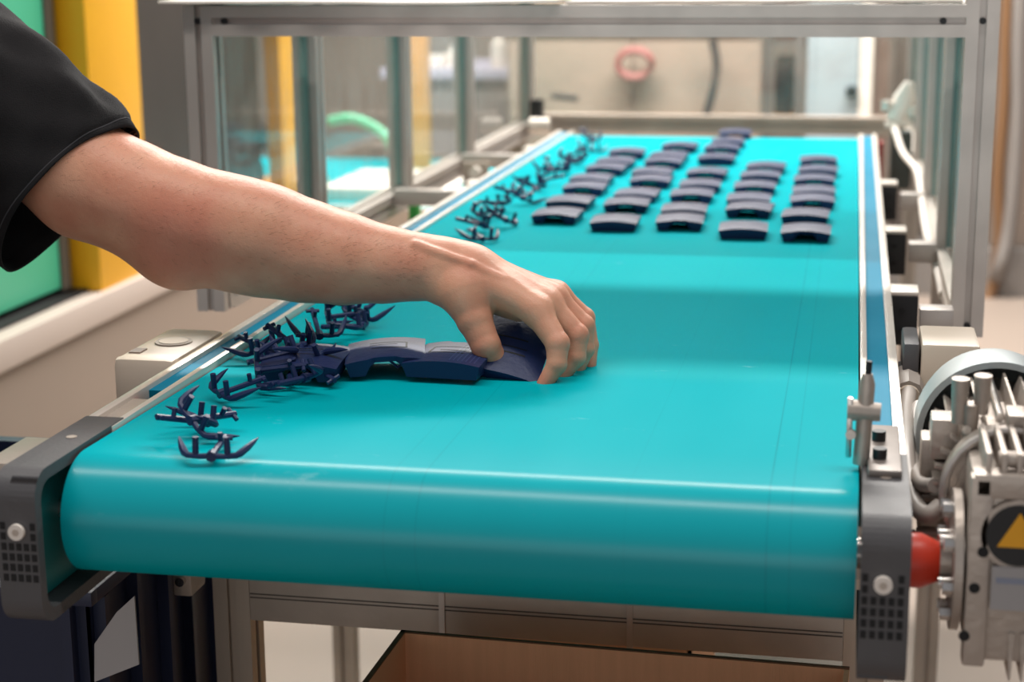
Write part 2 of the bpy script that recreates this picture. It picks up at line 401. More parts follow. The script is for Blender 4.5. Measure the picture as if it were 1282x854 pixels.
for i, y in enumerate((2.10, 4.33)):
    b_ = profile('cross_beam', (XL+T/2, y+T/2, .310), (XR-T/2, y+T/2, .310), T, ALU, enc)
    if i == 0:
        for x in (XL+.035, XR-.045): tube_obj('bolt', [(x, y+.006, .310), (x, y-.0005, .310)], .004, BLACK, b_, 10)
profile('rear_low_beam', (XL+T/2, 4.33+T/2, -.036), (XR-T/2, 4.33+T/2, -.036), T*1.15, ALUD, enc)
for i, y in enumerate(YP[:-1]):
    y1 = YP[i+1]
    for x in (XL, XR):
        gp = box_obj('clear_panel', (x-.002, y+T+.001, -.030), (x+.002, y1-.001, .290), GLASS, enc)
        for (a, b) in ((y+T+.001, y+T+.007), (y1-.007, y1-.001)): box_obj('panel_gasket', (x-.006, a, -.030), (x+.006, b, .290), mat('panel_gasket', (120, 150, 146), .4, 0, .1, 20), gp)
box_obj('rear_panel', (XL+T/2+.001, 4.345, -.008), (XR-T/2-.001, 4.349, .288), GLASS, enc)
# legs of the enclosure, to the floor
for x in (XL, XR):
    for y in (2.62, 4.2):
        profile('leg', (x+(.0), y+.03, FLOOR), (x, y+.03, -.070), .036, ALUD, enc)
# arms from the conveyor brackets to the rail
for y in (3.02, 2.50, 2.04):
    box_obj('cross_arm', (.382, y+.004, -.050), (.421, y+.036, -.022) if y > 2.1 else (.421, y+.036, -.024), ALU, enc, .001)
for y in (2.35, 2.95, 3.5):
    box_obj('cross_arm', (-.508, y+.004, -.050), (-.377, y+.036, -.022), ALU, enc, .001)
kp = at(594, 217, Y=3.42); tube_obj('levelling_knob', [kp, kp+Vector((0, .02, 0))], .012, WHITE, enc, 16); box_obj('knob_plate', (kp.x-.03, kp.y+.02, kp.z-.03), (kp.x+.025, kp.y+.03, kp.z+.02), ALUD, enc)
box_obj('rear_clamp', (-.50, 4.24, -.032), (-.47, 4.29, .03), BLACK, enc, .004)
tube_obj('clamp_roller', [(-.49, 4.2, -.03), (-.44, 4.2, -.03)], .02, ALUW, enc, 16)
adopt(enc)

# sheets on top of the enclosure
def sheet(name, label, x0, x1, y0, y1, z, amp, m, seed, th=.003, tilt=0):
    bm = bmn(); nx, ny = 40, 8; rnd = random.Random(seed)
    ph = [rnd.uniform(0, 6) for _ in range(3)]
    def zz(u, v): return z + amp*(math.sin(u*5+ph[0])*.5+math.sin(u*11+ph[1])*.25)*(1-v*.6) + tilt*u
    top = [[bm.verts.new((x0+(x1-x0)*i/nx, y0+(y1-y0)*j/ny + (.004*math.sin(i*.9+ph[2]) if j == 0 else 0), zz(i/nx, j/ny)+th)) for i in range(nx+1)] for j in range(ny+1)]
    bot = [[bm.verts.new((v.co.x, v.co.y, v.co.z-th)) for v in r] for r in top]
    for j in range(ny):
        for i in range(nx):
            bm.faces.new((top[j][i], top[j][i+1], top[j+1][i+1], top[j+1][i])); bm.faces.new((bot[j][i], bot[j+1][i], bot[j+1][i+1], bot[j][i+1]))
    for i in range(nx):
        bm.faces.new((top[0][i], bot[0][i], bot[0][i+1], top[0][i+1])); bm.faces.new((top[ny][i], top[ny][i+1], bot[ny][i+1], bot[ny][i]))
    for j in range(ny):
        bm.faces.new((top[j][0], top[j+1][0], bot[j+1][0], bot[j][0])); bm.faces.new((top[j][nx], bot[j][nx], bot[j+1][nx], top[j+1][nx]))
    return tag(obj(name, bm, m), label, 'sheet')
sheet('foam_sheet', 'slightly warped white sheet lying on the left of the front beam', -.575, -.06, 2.085, 2.44, ZT+.0025, .0022, WHITE, 3)
sheet('cover_board', 'flat pale board lying on top of the enclosure to the right', -.055, .418, 2.115, 2.44, ZT+.001, .0006, mat('pale_board', (214, 206, 198), .6, 0, .05, 5), 5)

# ================================================================= COVERS (small navy mouldings)
def cover_mesh(w=.068, d=.078, h=.0175, dense=True):
    bm = bmn(); nx, ny = 14, 10
    def top(i, j):
        x = (i/nx-.5)*w; y = j/ny*d
        z = h - .0035*(2*x/w)**2 - .002*(2*(y/d)-1)**2
        if j == 0 and abs(x) < .17*w: y += .004        # notch lip
        return Vector((x, y, z))
    T_ = [[bm.verts.new(top(i, j)) for i in range(nx+1)] for j in range(ny+1)]
    for j in range(ny):
        for i in range(nx): bm.faces.new((T_[j][i], T_[j][i+1], T_[j+1][i+1], T_[j+1][i]))
    loop = [(i, 0) for i in range(nx)]+[(nx, j) for j in range(ny)]+[(i, ny) for i in range(nx, 0, -1)]+[(0, j) for j in range(ny, 0, -1)]
    low = []
    for (i, j) in loop:
        v = T_[j][i].co; f = .90
        x = v.x*f; y = (v.y-d/2)*.93+d/2
        z = 0.0
        if j == 0 and abs(i-nx/2) < nx*.27: z = h*.60 if abs(i-nx/2) < nx*.2 else h*.45
        low.append(bm.verts.new((x, y, z)))
    n = len(loop)
    for k in range(n):
        a, b = loop[k], loop[(k+1) % n]
        bm.faces.new((T_[a[1]][a[0]], low[k], low[(k+1) % n], T_[b[1]][b[0]]))
    bmesh.ops.recalc_face_normals(bm, faces=bm.faces)
    r = bmesh.ops.solidify(bm, geom=list(bm.faces), thickness=.0016)
    return bm
cols = [
 ('leftmost', [(692.8,281.7,1),(714,262,0),(729,246,1),(740.5,233,0),(755.5,221,1),(770,210.6,0),(783.5,200,1)]),
 ('second', [(767.6,288,0),(782.6,267.6,1),(797.6,252.7,0),(812.6,236.7,1),(817,224.6,0),(829,212.4,1),(838,203,0),(849,192,1)]),
 ('third', [(850,290,1),(854.7,273,0),(865,255.5,1),(875,240.6,0),(883,227,1)]),
 ('farthest short', [(897.5,206,0),(903,194.6,1),(910.6,185,0),(920,175,1)]),
 ('fourth', [(928.4,297.7,0),(935.9,274,1),(936.8,259,0),(944.3,245,1),(951.8,229,0),(957.4,219,1)]),
 ('rightmost', [(1008,304,1),(1009.8,280,0),(1017,263,1),(1017,249,0),(1019,236,1),(1024.8,222,0),(1024.8,210.6,1)])]
ordn = ['nearest', 'second', 'third', 'fourth', 'fifth', 'sixth', 'seventh', 'farthest']
cm = cover_mesh()
cov0 = obj('moulded_cover', cm, NAVY)
first = True
rnd = random.Random(4)
for cname, lst in cols:
    prevY = 0
    for i, (u, v, n) in enumerate(lst):
        P = at(u, v, Z=0)
        yy = P.y
        if not n: yy -= .02
        if yy < prevY: yy = prevY
        prevY = yy+.08
        o = cov0 if first else cov0.copy()
        if not first: C.objects.link(o)
        first = False
        a = rnd.uniform(-.05, .05)
        if n: o.location = (P.x, yy, .0005); o.rotation_euler = (0, 0, a)
        else: o.location = (P.x, yy+.078, .0005); o.rotation_euler = (0, 0, PI+a)
        pos = ordn[i] if i < len(lst)-1 else 'farthest'
        if cname == 'farthest short': lab = 'navy moulded cover, %s of the short column at the far belt end' % pos
        else: lab = 'navy moulded cover, %s in the %s long column of covers' % (pos, cname)
        tag(o, lab, 'cover', 'navy covers set out on the belt')

# near row
def near_cover(label, loc, rz, rx=0, ry=0, flip=False, ridges=False, sc=1.12):
    t = thing('moulded_cover', label, 'cover', loc, 0, 'navy covers by the hand')
    t.rotation_euler = (rx, ry, rz+(PI if flip else 0)); t.scale = (sc, sc, sc)
    bm = cover_mesh()
    for v in bm.verts: v.co.y -= .039
    obj('shell', bm, NAVY, t)
    bm = bmn()
    def zt(x, y): return .0175-.0035*(2*x/.068)**2-.002*(2*y/.078)**2
    def strip(p, q, wd=.0009):
        p = Vector(p); q = Vector(q); d = (q-p).normalized(); s = Vector((-d.y, d.x))*wd
        N_ = 6
        for k in range(N_):
            a = p.lerp(q, k/N_); b = p.lerp(q, (k+1)/N_)
            vs = []
            for c_ in (a-s, a+s, b+s, b-s): vs.append((c_.x, c_.y, zt(c_.x, c_.y)))
            lo = [bm.verts.new((x, y, z-.001)) for x, y, z in vs]; hi = [bm.verts.new((x, y, z+.00018)) for x, y, z in vs]
            bm.faces.new(hi); bm.faces.new(lo[::-1])
            for e in range(4): bm.faces.new((lo[e], lo[(e+1) % 4], hi[(e+1) % 4], hi[e]))
    strip((-.014, .012), (.018, .012)); strip((.018, .012), (.018, -.008)); strip((.018, -.008), (-.012, -.008)); strip((-.014, .004), (.010, .004), .0006)
    obj('slot', bm, DARK, t, smooth=False)  # dark strips on the surface stand in for shaded slot grooves
    if ridges:
        bm = bmn()
        for k in range(7): 
            x = -.028+.0045*k*.8
            strip((x+.0, -.034), (x, .034), .0005)
        obj('ridges', bm, mat('navy_ridge', (46, 60, 104), .4), t, smooth=False)
    # legs and a V rib below, seen through the open side
    for k, (a, b) in enumerate((((-.024, -.030, 0), (-.024, -.030, .013)), ((.024, -.030, 0), (.024, -.030, .013)))):
        tube_obj('leg', [a, b], .0028, NAVY, t, 8)
    bm = bmn(); add_tube(bm, [(-.0, -.028, .014), (.010, -.028, .004), (.020, -.028, .013)], .0013, 6); obj('rib', bm, NAVY, t)
    return t
cA = at(392, 452, Z=.012); cB = at(487, 445, Z=.012); cC = at(566, 447, Z=.012)
near_cover('navy cover with open arched side half buried in branch clips', (cA.x-.006, cA.y, .0015), .08)
near_cover('arched navy cover with slot in the middle of the row', (cB.x-.002, cB.y, .0025), .24, ry=math.radians(-3))
near_cover('navy cover with ridged top beside the hand', (cC.x+.002, cC.y-.004, .0015), -.06, flip=True, ridges=True)
cD = at(642, 446, Y=1.585)
held = near_cover('navy cover held tilted between thumb and fingers', tuple(cD), .02, rx=math.radians(24), ry=math.radians(-4), flip=False, ridges=False)
held.scale = (.98, .98, .98); held.rotation_euler = (math.radians(-32), math.radians(-13), PI+.03)

# ================================================================= BRANCH CLIPS (sprues)
def clip_mesh(v=0):
    bm = bmn()
    add_tube(bm, [(0, 0, .004), (0, .045, .004)], .0027, 8)
    add_tube(bm, [(0, -.003, .004), (0, .004, .004)], .0045, 8)
    for s in (-1, 1):
        pts = [(0, 0, .004), (s*.010, -.001, .0038), (s*.0195, .000, .0045), (s*.0225, .0025, .0055), (s*.0265, .010, .0075), (s*.030, .018, .0095), (s*.0325, .025, .0110)]
        add_tube(bm, pts, [.0026, .0024, .0027, .0033, .0030, .0019, .0004], 8)
        add_tube(bm, [(s*.013, 0, .004), (s*.0125, .001, .0195)], .0026, 10)
    add_tube(bm, [(0, .030, .004), (0, .030, .013)], .0022, 8)
    add_tube(bm, [(-.007, .042, .004), (.007, .042, .004)], .002, 8)
    return bm
clip0 = obj('branch_clip', clip_mesh(), NAVY)
clips = [ # u, v, z-lift, rz, rx, ry, label
 (270, 573, 0, .12, .12, 0, 'navy anchor-shaped clip nearest the belt end'),
 (243, 543, .003, 2.35, .5, .2, 'second navy clip from the belt end, lying across the front one'),
 (257, 547, .002, -.6, -.2, 1.2, 'navy clip on its side behind the frontmost one'),
 (292, 500, .002, -.75, .35, .15, 'lone navy clip between the front pair and the big tangle'),
 (322, 444, .002, .9, .2, -.5, 'navy clip with a long tip pointing left at the belt edge'),
 (345, 462, .006, -.9, .5, .3, 'navy clip on the left of the big tangle'),
 (352, 470, .012, 2.1, -.3, .6, 'navy clip in the middle of the big tangle'),
 (365, 455, .010, 1.1, .9, -.4, 'navy clip standing at the top of the big tangle'),
 (372, 492, .001, 2.7, .1, .9, 'navy clip at the front of the big tangle'),
 (394, 476, .001, -2.3, -.4, .9, 'navy clip at the right of the big tangle'),
 (340, 484, .001, -1.2, .2, 1.3, 'navy clip at the lower left of the big tangle'),
 (378, 462, .008, .3, .6, .4, 'navy clip leaning on the half buried cover'),
 (398, 425, .001, .5, .9, .1, 'navy clip standing at the left of the upper tangle'),
 (425, 408, .003, -1.2, .2, .5, 'navy clip in the middle of the upper tangle'),
 (440, 415, .001, 1.6, -.1, .2, 'navy clip lying at the front of the upper tangle'),
 (430, 400, .006, 2.6, .6, -.6, 'navy clip at the back of the upper tangle'),
 (458, 402, .002, -.4, .8, .3, 'navy clip at the right end of the upper tangle'),
 (600, 303, .001, .6, .3, .2, 'navy clip nearest the wrist in the far line of clips'),
 (598, 292, .004, 2.0, .6, .1, 'second clip in the far line of clips, beside the wrist one'),
 (607, 274, .002, -.9, .2, .4, 'third clip in the far line of clips'),
 (628, 284, .001, .9, .5, .9, 'clip standing right of the third in the far line'),
 (622, 264, .004, 2.4, .3, .5, 'clip behind the third in the far line'),
 (640, 245, .001, 1.1, .2, .3, 'clip left in the middle of the far line'),
 (660, 255, .001, -.3, .5, .8, 'clip right in the middle of the far line'),
 (664, 240, .003, 2.8, .8, -.2, 'upright clip past the middle of the far line'),
 (683, 232, .002, -1.4, .4, .2, 'clip just left of the second row of covers'),
 (688, 218, .003, .4, .9, .1, 'upright clip in the last third of the far line'),
 (703, 218, .001, 1.9, .2, .6, 'clip lying right in the last third of the far line'),
 (714, 203, .003, -.7, .7, .3, 'clip fourth from the far end of the line'),
 (722, 208, .001, 2.2, .3, 1.0, 'clip third from the far end of the line'),
 (741, 192, .002, .2, .6, .5, 'clip second from the far end of the line'),
 (740, 178, .002, 1.0, .9, .2, 'farthest clip of the line'),
]
for i, (u, v, dz, rz, rx, ry, lab) in enumerate(clips):
    P = at(u, v, Z=0)
    o = clip0 if i == 0 else clip0.copy()
    if i: C.objects.link(o)
    o.rotation_euler = (rx*.5, ry*.45, rz)
    Rm = o.rotation_euler.to_matrix(); mz = min((Rm @ vv.co).z for vv in clip0.data.vertices)
    ctr = Rm @ Vector((0, .012, .005))
    o.location = (P.x-ctr.x, P.y-ctr.y, dz-mz+.0004)
    tag(o, lab, 'clip', 'navy branch clips on the belt')

# ================================================================= GEAR MOTOR
gm = thing('gear_motor', 'grey cast gear motor with cooling fins bolted at the right belt end', 'motor', (.42, 1.25, -.10))
# red cone
tube_obj('shaft_guard', [(.348, 1.235, -.048), (.357, 1.235, -.048), (.372, 1.235, -.048)], [.0205, .0205, .0135], RED, gm, 28)
tube_obj('flange', [(.378, 1.235, -.045), (.384, 1.235, -.045)], .052, CAST, gm, 36)
tube_obj('hub', [(.370, 1.235, -.045), (.392, 1.235, -.045)], .017, CAST, gm, 24)
for k in range(8):
    a = 2*PI*k/8+.2; y = 1.235+.041*math.cos(a); z = -.045+.041*math.sin(a)
    tube_obj('flange_bolt', [(.378, y, z), (.3705, y, z)], .0055, STEEL, gm, 6)
for k in range(4):
    a = 2*PI*k/4+.6; y = 1.235+.022*math.cos(a); z = -.045+.022*math.sin(a)
    tube_obj('hub_bolt', [(.378, y, z), (.369, y, z)], .005, STEEL, gm, 12)
gb = box_obj('gearbox', (.388, 1.19, -.106), (.468, 1.28, .030), CAST, gm, .007)
bm = bmn()
add_box(bm, (.386, 1.184, -.108), (.402, 1.20, .034), .003)
add_box(bm, (.388, 1.184, .018), (.466, 1.204, .036), .003)
for k in range(7): add_box(bm, (.396+.0105*k, 1.19, .028), (.400+.0105*k, 1.27, .050), .001)
add_tube(bm, [(.405, 1.2, .043), (.46, 1.2, .043)], .006, 10)
obj('ribbed_rim', bm, CAST, gb)
for k in range(6):
    x = .4175+.0085*k
    bm = bmn(); add_prism(bm, [(0, 0), (.0045, 0), (.0030, -.036), (.0015, -.036)], (x, 1.188, -.082), (1, 0, 0), (0, 0, 1), (0, 1, 0), .08); obj('cooling_fin', bm, CAST, gb)
for (u, v) in ((1231, 692), (1220, 737), (1207, 797)):
    P = at(u, v, Y=1.183); tube_obj('socket_hole', [(P.x, 1.1845, P.z), (P.x, 1.1835, P.z)], .004, DARK, gb, 12)  # raised dark discs stand in for shaded holes
# warning disc
P = at(1276, 671, Y=1.184); dc = (P.x, P.z)
tube_obj('sticker_plinth', [(dc[0], 1.19, dc[1]), (dc[0], 1.184, dc[1])], .026, CAST, gb, 32)
tube_obj('warning_sticker', [(dc[0], 1.184, dc[1]), (dc[0], 1.1832, dc[1])], .0225, BLACK, gb, 32)
bm = bmn(); r = .017
add_prism(bm, [(r*math.cos(math.radians(a)), r*math.sin(math.radians(a))) for a in (90, 210, 330)], (dc[0], 1.1832, dc[1]), (1, 0, 0), (0, 0, 1), (0, -1, 0), .0005)
obj('yellow_triangle', bm, mat('sticker_yellow', (240, 170, 20), .5), gb, smooth=False)
P = at(1239, 762, Y=1.184); P2 = at(1300, 712, Y=1.184)
lb = box_obj('rating_label', (P.x, 1.1825, P.z), (P2.x, 1.1845, P2.z), PAPER, gb)
box_obj('faint_print_band', (P.x+.003, 1.182, P2.z-.012), (P2.x, 1.1826, P2.z-.008), mat('print_blue_grey', (140, 146, 164), .7), gb)
# motor body: axis along y
mc = (.4225, -.005)
def cyl(name, y0, y1, r, m, parent, seg=40, r2=None): return tube_obj(name, [(mc[0], y0, mc[1]), (mc[0], y1, mc[1])], [r, r2 or r], m, parent, seg)
body = cyl('motor_body', 1.27, 1.47, .041, CAST, gm)
cyl('front_flange', 1.272, 1.292, .051, CAST, gm); 
bm = bmn(); add_tube(bm, smoothpath([(mc[0]+.050*math.cos(2*PI*k/28), 1.270, mc[1]+.050*math.sin(2*PI*k/28)) for k in range(29)], 1), .0035, 8, cap=False); obj('flange_ring', bm, ALU, gm)
for k in range(26):
    a = 2*PI*k/26+.06
    if math.sin(a) < -.75: continue
    c_, s_ = math.cos(a), math.sin(a); r0, r1 = .040, .056 if s_ > -.2 else .052
    ax = Vector((c_, 0, s_)); ay = Vector((-s_, 0, c_))
    bm = bmn(); add_prism(bm, [(r0, -.0016), (r1, -.0011), (r1, .0011), (r0, .0016)], (mc[0], 1.30, mc[1]), ax, ay, (0, 1, 0), .13); obj('motor_fin', bm, CAST, body, smooth=False)
for a in (100, 128, 62, 40):
    a = math.radians(a); c_, s_ = math.cos(a), math.sin(a)
    tube_obj('tie_rod', [(mc[0]+.0545*c_, 1.292, mc[1]+.0545*s_), (mc[0]+.0545*c_, 1.44, mc[1]+.0545*s_)], .0035, STEEL, gm, 10)
box_obj('lug', (mc[0]-.006, 1.268, mc[1]+.047), (mc[0]+.008, 1.30, mc[1]+.062), CAST, gm, .002)
# fan cowl
bm = bmn(); seg = 56
prof = [(1.425, .0600), (1.425, .0655), (1.47, .0655), (1.495, .061), (1.505, .046), (1.506, .0), ]
prof_in = [(1.425, .0600), (1.47, .0600), (1.49, .056), (1.498, .040)]
def lathe(bm, prof):
    R_ = [[bm.verts.new((mc[0]+r_*math.cos(2*PI*k/seg), y, mc[1]+r_*math.sin(2*PI*k/seg))) for k in range(seg)] for y, r_ in prof if r_ > 0]
    for a, b in zip(R_, R_[1:]):
        for k in range(seg): bm.faces.new((a[k], a[(k+1) % seg], b[(k+1) % seg], b[k]))
    return R_
ro = lathe(bm, prof); bm.faces.new(ro[-1]); ri = lathe(bm, prof_in); bm.faces.new(ri[-1][::-1])
bmesh.ops.remove_doubles(bm, verts=bm.verts, dist=1e-6)
obj('fan_cowl', bm, mat('blue_grey_steel', (186, 194, 196), .35, .4, .15, 12), gm)
# blocks at the left of the motor
box_obj('side_lug', (.364, 1.31, .008), (.384, 1.34, .040), CAST, gm, .002)
box_obj('side_lug', (.358, 1.33, -.022), (.378, 1.36, .018), CAST, gm, .002)
for k in range(5): box_obj('side_rib', (.358, 1.32, -.030-.010*k), (.382, 1.36, -.024-.010*k), CAST, gm, .001)
bm = bmn(); add_tube(bm, [(.356, 1.30, -.05), (.385, 1.30, -.047)], .005, 10); add_tube(bm, [(.357, 1.30, -.052), (.350, 1.30, -.056)], .007, 8); obj('wire_clamp', bm, CAST, gm)
for (u, v, h_) in ((1203, 474, .035), (1216, 505, .03), (1231, 470, .03)):
    P = at(u, v, Y=1.30)
    tube_obj('stud', [P, P-Vector((0, -.002, h_)), ], [.0068, .0055], CAST, gm, 14)
adopt(gm)

# junction box with gland and cables
jb = thing('junction_box', 'dark grey and cream junction box behind the motor', 'box', (.39, 1.7, -.06))
g1 = at(1117, 470, Y=1.66); g2 = at(1152, 432, Y=1.66)
box_obj('grey_lid', (.352, 1.66, g1.z-.004), (g2.x, 1.74, g2.z+.001), GREYP, jb, .004)
box_obj('cream_body', (g2.x+.0015, 1.655, g1.z-.03), (.424, 1.745, g2.z+.002), CREAM, jb, .004)
box_obj('back_plate', (.350, 1.70, g1.z-.045), (.425, 1.745, g1.z-.005), GREYP, jb, .002)
gp = at(1137, 485, Y=1.645)
gl = tube_obj('cable_gland', [gp+Vector((0, .03, .004)), gp+Vector((0, .010, 0)), gp+Vector((0, .010, 0)), gp+Vector((0, -.012, -.004))], [.0135, .0135, .0155, .0145], CABLE, jb, 8)
tube_obj('gland_nut', [gp+Vector((0, -.012, -.004)), gp+Vector((0, -.016, -.005))], .0105, CREAM, gl, 18)
adopt(jb)
tag(tube_obj('power_cable', smoothpath([at(1138, 492, Y=1.62), at(1134, 520, Y=1.53), at(1134, 560, Y=1.42), at(1139, 600, Y=1.36), at(1146, 632, Y=1.31), at(1162, 645, Y=1.29), at(1178, 634, Y=1.295)], 6), .0072, CABLE), 'thick grey cable looping from the junction box to the motor', 'cable')
tag(tube_obj('thin_cable', smoothpath([at(1150, 508, Y=1.56), at(1144, 540, Y=1.50), at(1143, 575, Y=1.42), at(1152, 604, Y=1.33), at(1170, 608, Y=1.30)], 6), .0058, CABLE), 'thinner grey cable inside the loop of the thick one', 'cable')

# beige sensor box at the left edge
sb = thing('sensor_box', 'cream plastic box with round button clamped to the left frame', 'box', (-.38, 1.58, -.06))
box_obj('housing', (-.412, 1.535, -.055), (-.3485, 1.68, .006), CREAM, sb, .009)
box_obj('end_cap', (-.4125, 1.5345, -.0555), (-.3480, 1.556, .0066), CREAM, sb, .009)
tube_obj('button_ring', [(-.378, 1.61, .004), (-.378, 1.61, .0075)], .019, mat('ring_grey', (176, 160, 146), .5), sb, 28)
tube_obj('button', [(-.378, 1.61, .004), (-.378, 1.61, .0082)], .015, CREAM, sb, 28)
box_obj('clip_slot', (-.404, 1.557, .0058), (-.392, 1.575, .0075), mat('slot_brown', (150, 132, 120), .6), sb)
adopt(sb)

# ================================================================= CRATES AND BOXES BELOW
def crate(name, label, x0, x1, y0, y1, z0, z1, sticker=None):
    t = thing(name, label, 'crate', ((x0+x1)/2, (y0+y1)/2, z0))
    th = .008; bm = bmn()
    add_box(bm, (x0, y0, z0), (x1, y0+th, z1)); add_box(bm, (x0, y1-th, z0), (x1, y1, z1)); add_box(bm, (x0, y0, z0), (x0+th, y1, z1)); add_box(bm, (x1-th, y0, z0), (x1, y1, z1)); add_box(bm, (x0, y0, z0), (x1, y1, z0+th))
    obj('wall', bm, NAVYD, t)
    bm = bmn()
    for (a, b) in (((x0-.012, y0-.012, z1-.014), (x1+.012, y0+.002, z1)), ((x0-.012, y1-.002, z1-.014), (x1+.012, y1+.012, z1)), ((x0-.012, y0, z1-.014), (x0+.002, y1, z1)), ((x1-.002, y0, z1-.014), (x1+.012, y1, z1))): add_box(bm, a, b, .002)
    obj('rim', bm, NAVYD, t)
    for k in range(5):
        x = x0+.015+(x1-x0-.03)*k/4
        if 0 < k < 4 and sticker: continue
        box_obj('rib', (x-.005, y0-.012, z0+.01), (x+.005, y0, z1-.014), NAVYD, t)
    for k in range(3):
        y = y0+.02+(y1-y0-.04)*k/2; box_obj('rib', (x1, y-.005, z0+.01), (x1+.012, y+.005, z1-.014), NAVYD, t)
    return t
# three stacked crates beside the conveyor; the topmost lies at the back
c1 = crate('stacking_crate', 'navy stacking crate with a grey paper sticker under the belt end', -.60, -.372, 1.36, 1.545, -.50, -.165, True)
bm = bmn(); 
p = [at(112, 812, Y=1.347), at(112, 860, Y=1.347), at(168, 838, Y=1.347), at(162, 752, Y=1.347), at(140, 772, Y=1.347)]
add_prism(bm, [(q.x, q.z) for q in p], (0, 1.3575, 0), (1, 0, 0), (0, 0, 1), (0, 1, 0), .002); obj('sticker', bm, PAPER, c1)
adopt(c1)
c2 = crate('stacking_crate', 'empty navy crate under the sticker crate', -.60, -.372, 1.36, 1.545, FLOOR, -.502); adopt(c2)
c3 = crate('stacking_crate', 'dark navy crate standing behind at the left picture edge', -.74, -.42, 1.60, 1.80, -.52, -.165); adopt(c3)
c4 = crate('stacking_crate', 'lower navy crate under the one at the left picture edge', -.74, -.42, 1.60, 1.80, FLOOR, -.522); adopt(c4)

def carton(label, x0, x1, y0, y1, z0, z1, rz=0, flap=True):
    t = thing('cardboard_box', label, 'box', ((x0+x1)/2, (y0+y1)/2, z0), rz)
    hx, hy, h = (x1-x0)/2, (y1-y0)/2, z1-z0; th = .005
    for nm, a, b in (('side', (-hx, hy-th, 0), (hx, hy, h)), ('side', (-hx, -hy, 0), (hx, -hy+th, h)), ('side', (-hx, -hy, 0), (-hx+th, hy, h)), ('side', (hx-th, -hy, 0), (hx, hy, h)), ('base', (-hx, -hy, 0), (hx, hy, th))):
        box_obj(nm, a, b, CARD, t)
    bm = bmn()
    add_box(bm, (-hx, hy-th, h), (hx, hy, h+.0012)); add_box(bm, (-hx, -hy, h), (-hx+th, hy, h+.0012)); obj('cut_edge', bm, CARDD, t)
    return t
carton('open cardboard box standing under the front belt end', -.122, .305, 1.10, 1.50, FLOOR, -.248, -.03)
carton('smaller cardboard box on the floor behind the crossbar', -.19, .14, 1.80, 2.15, FLOOR, -.345)
tag(box_obj('white_board', (.13, 1.95, -.41), (.29, 1.97, -.385), WHITE), 'white strip seen under the right end of the crossbar', 'board')

# ================================================================= MACHINE AT THE LEFT
mach = thing('moulding_machine', 'large machine with green door and yellow frame left of the conveyor', 'machine', (-1.9, 3.4, FLOOR))
box_obj('base_panel', (-2.6, 1.9, FLOOR), (-1.30, 4.75, -.389), TAUPE, mach)
box_obj('edge_rail', (-1.36, 1.9, -.388), (-1.285, 4.75, -.325), RAILM, mach, .006)
box_obj('door_track', (-1.40, 1.9, -.325), (-1.33, 4.75, -.318), DARK, mach)
gd = box_obj('sliding_door', (-1.39, 1.9, -.305), (-1.36, 3.36, 1.25), GREEN, mach, .004)
box_obj('door_edge', (-1.395, 3.36, -.31), (-1.355, 3.40, 1.25), SMOKE, mach)
yc = box_obj('yellow_column', (-1.40, 3.43, -.325), (-1.30, 3.70, 1.3), YELLOW, mach, .003)
box_obj('dark_window', (-1.38, 3.70, -.30), (-1.36, 4.66, 1.3), mat('dirty_dark_glass', (50, 46, 44), .5, 0, .45, 3), mach)
box_obj('body', (-2.5, 2.0, -.389), (-1.41, 4.7, 1.2), SMOKE, mach)
box_obj('yellow_column', (-1.345, 4.68, -.325), (-1.30, 4.83, 1.3), YELLOW, mach, .003)
adopt(mach)

# second conveyor bench beyond
cv2 = thing('parts_conveyor', 'second turquoise belt bench seen through the left side panels', 'conveyor', (-1.5, 5.8, FLOOR))
box_obj('belt', (-2.4, 5.0, -.42), (-.75, 6.35, -.38), BELT, cv2)
box_obj('edge_rail', (-2.4, 4.96, -.45), (-.75, 5.0, -.36), ALUW, cv2); box_obj('edge_rail', (-.75, 4.96, -.45), (-.70, 6.35, -.36), ALUW, cv2)
for x in (-2.3, -.8):
    for y in (5.05, 6.28): box_obj('leg', (x, y, FLOOR), (x+.05, y+.05, -.42), ALUD, cv2)
adopt(cv2)
ra = thing('robot_arm', 'orange pillar with dark gripper beside the second belt', 'robot', (-1.45, 5.6, -.38))
box_obj('pillar', (-1.62, 5.55, -.38), (-1.55, 5.63, 1.1), ORANGE, ra, .005)
tube_obj('gripper', [(-1.75, 5.5, -.22), (-1.95, 5.4, -.26), (-1.62, 5.45, -.20)], .05, BLACK, ra); tube_obj('gripper_arm', [(-1.9, 5.3, -.33), (-1.6, 5.35, -.31)], .035, BLACK, ra)
box_obj('foot_plate', (-1.8, 5.15, -.38), (-1.42, 5.5, -.34), ORANGE, ra, .01)
adopt(ra)
ra2 = box_obj('orange_post', (-1.28, 6.05, -.38), (-1.22, 6.12, 1.1), ORANGE); tag(ra2, 'narrow orange post behind the second side panel', 'post')
arch = [at(u, v, Y=5.5) for u, v in ((412, 152), (440, 148), (470, 160), (488, 178), (497, 205), (499, 235))]
tag(tube_obj('green_hose', smoothpath(arch, 6), .016, HOSEG), 'pale green hose arching behind the second side panel', 'hose')
tag(box_obj('white_tray', (-1.35, 5.2, -.38), (-.95, 5.65, -.33), WHITE, None, .01), 'white tray on the second belt under the green hose', 'tray')
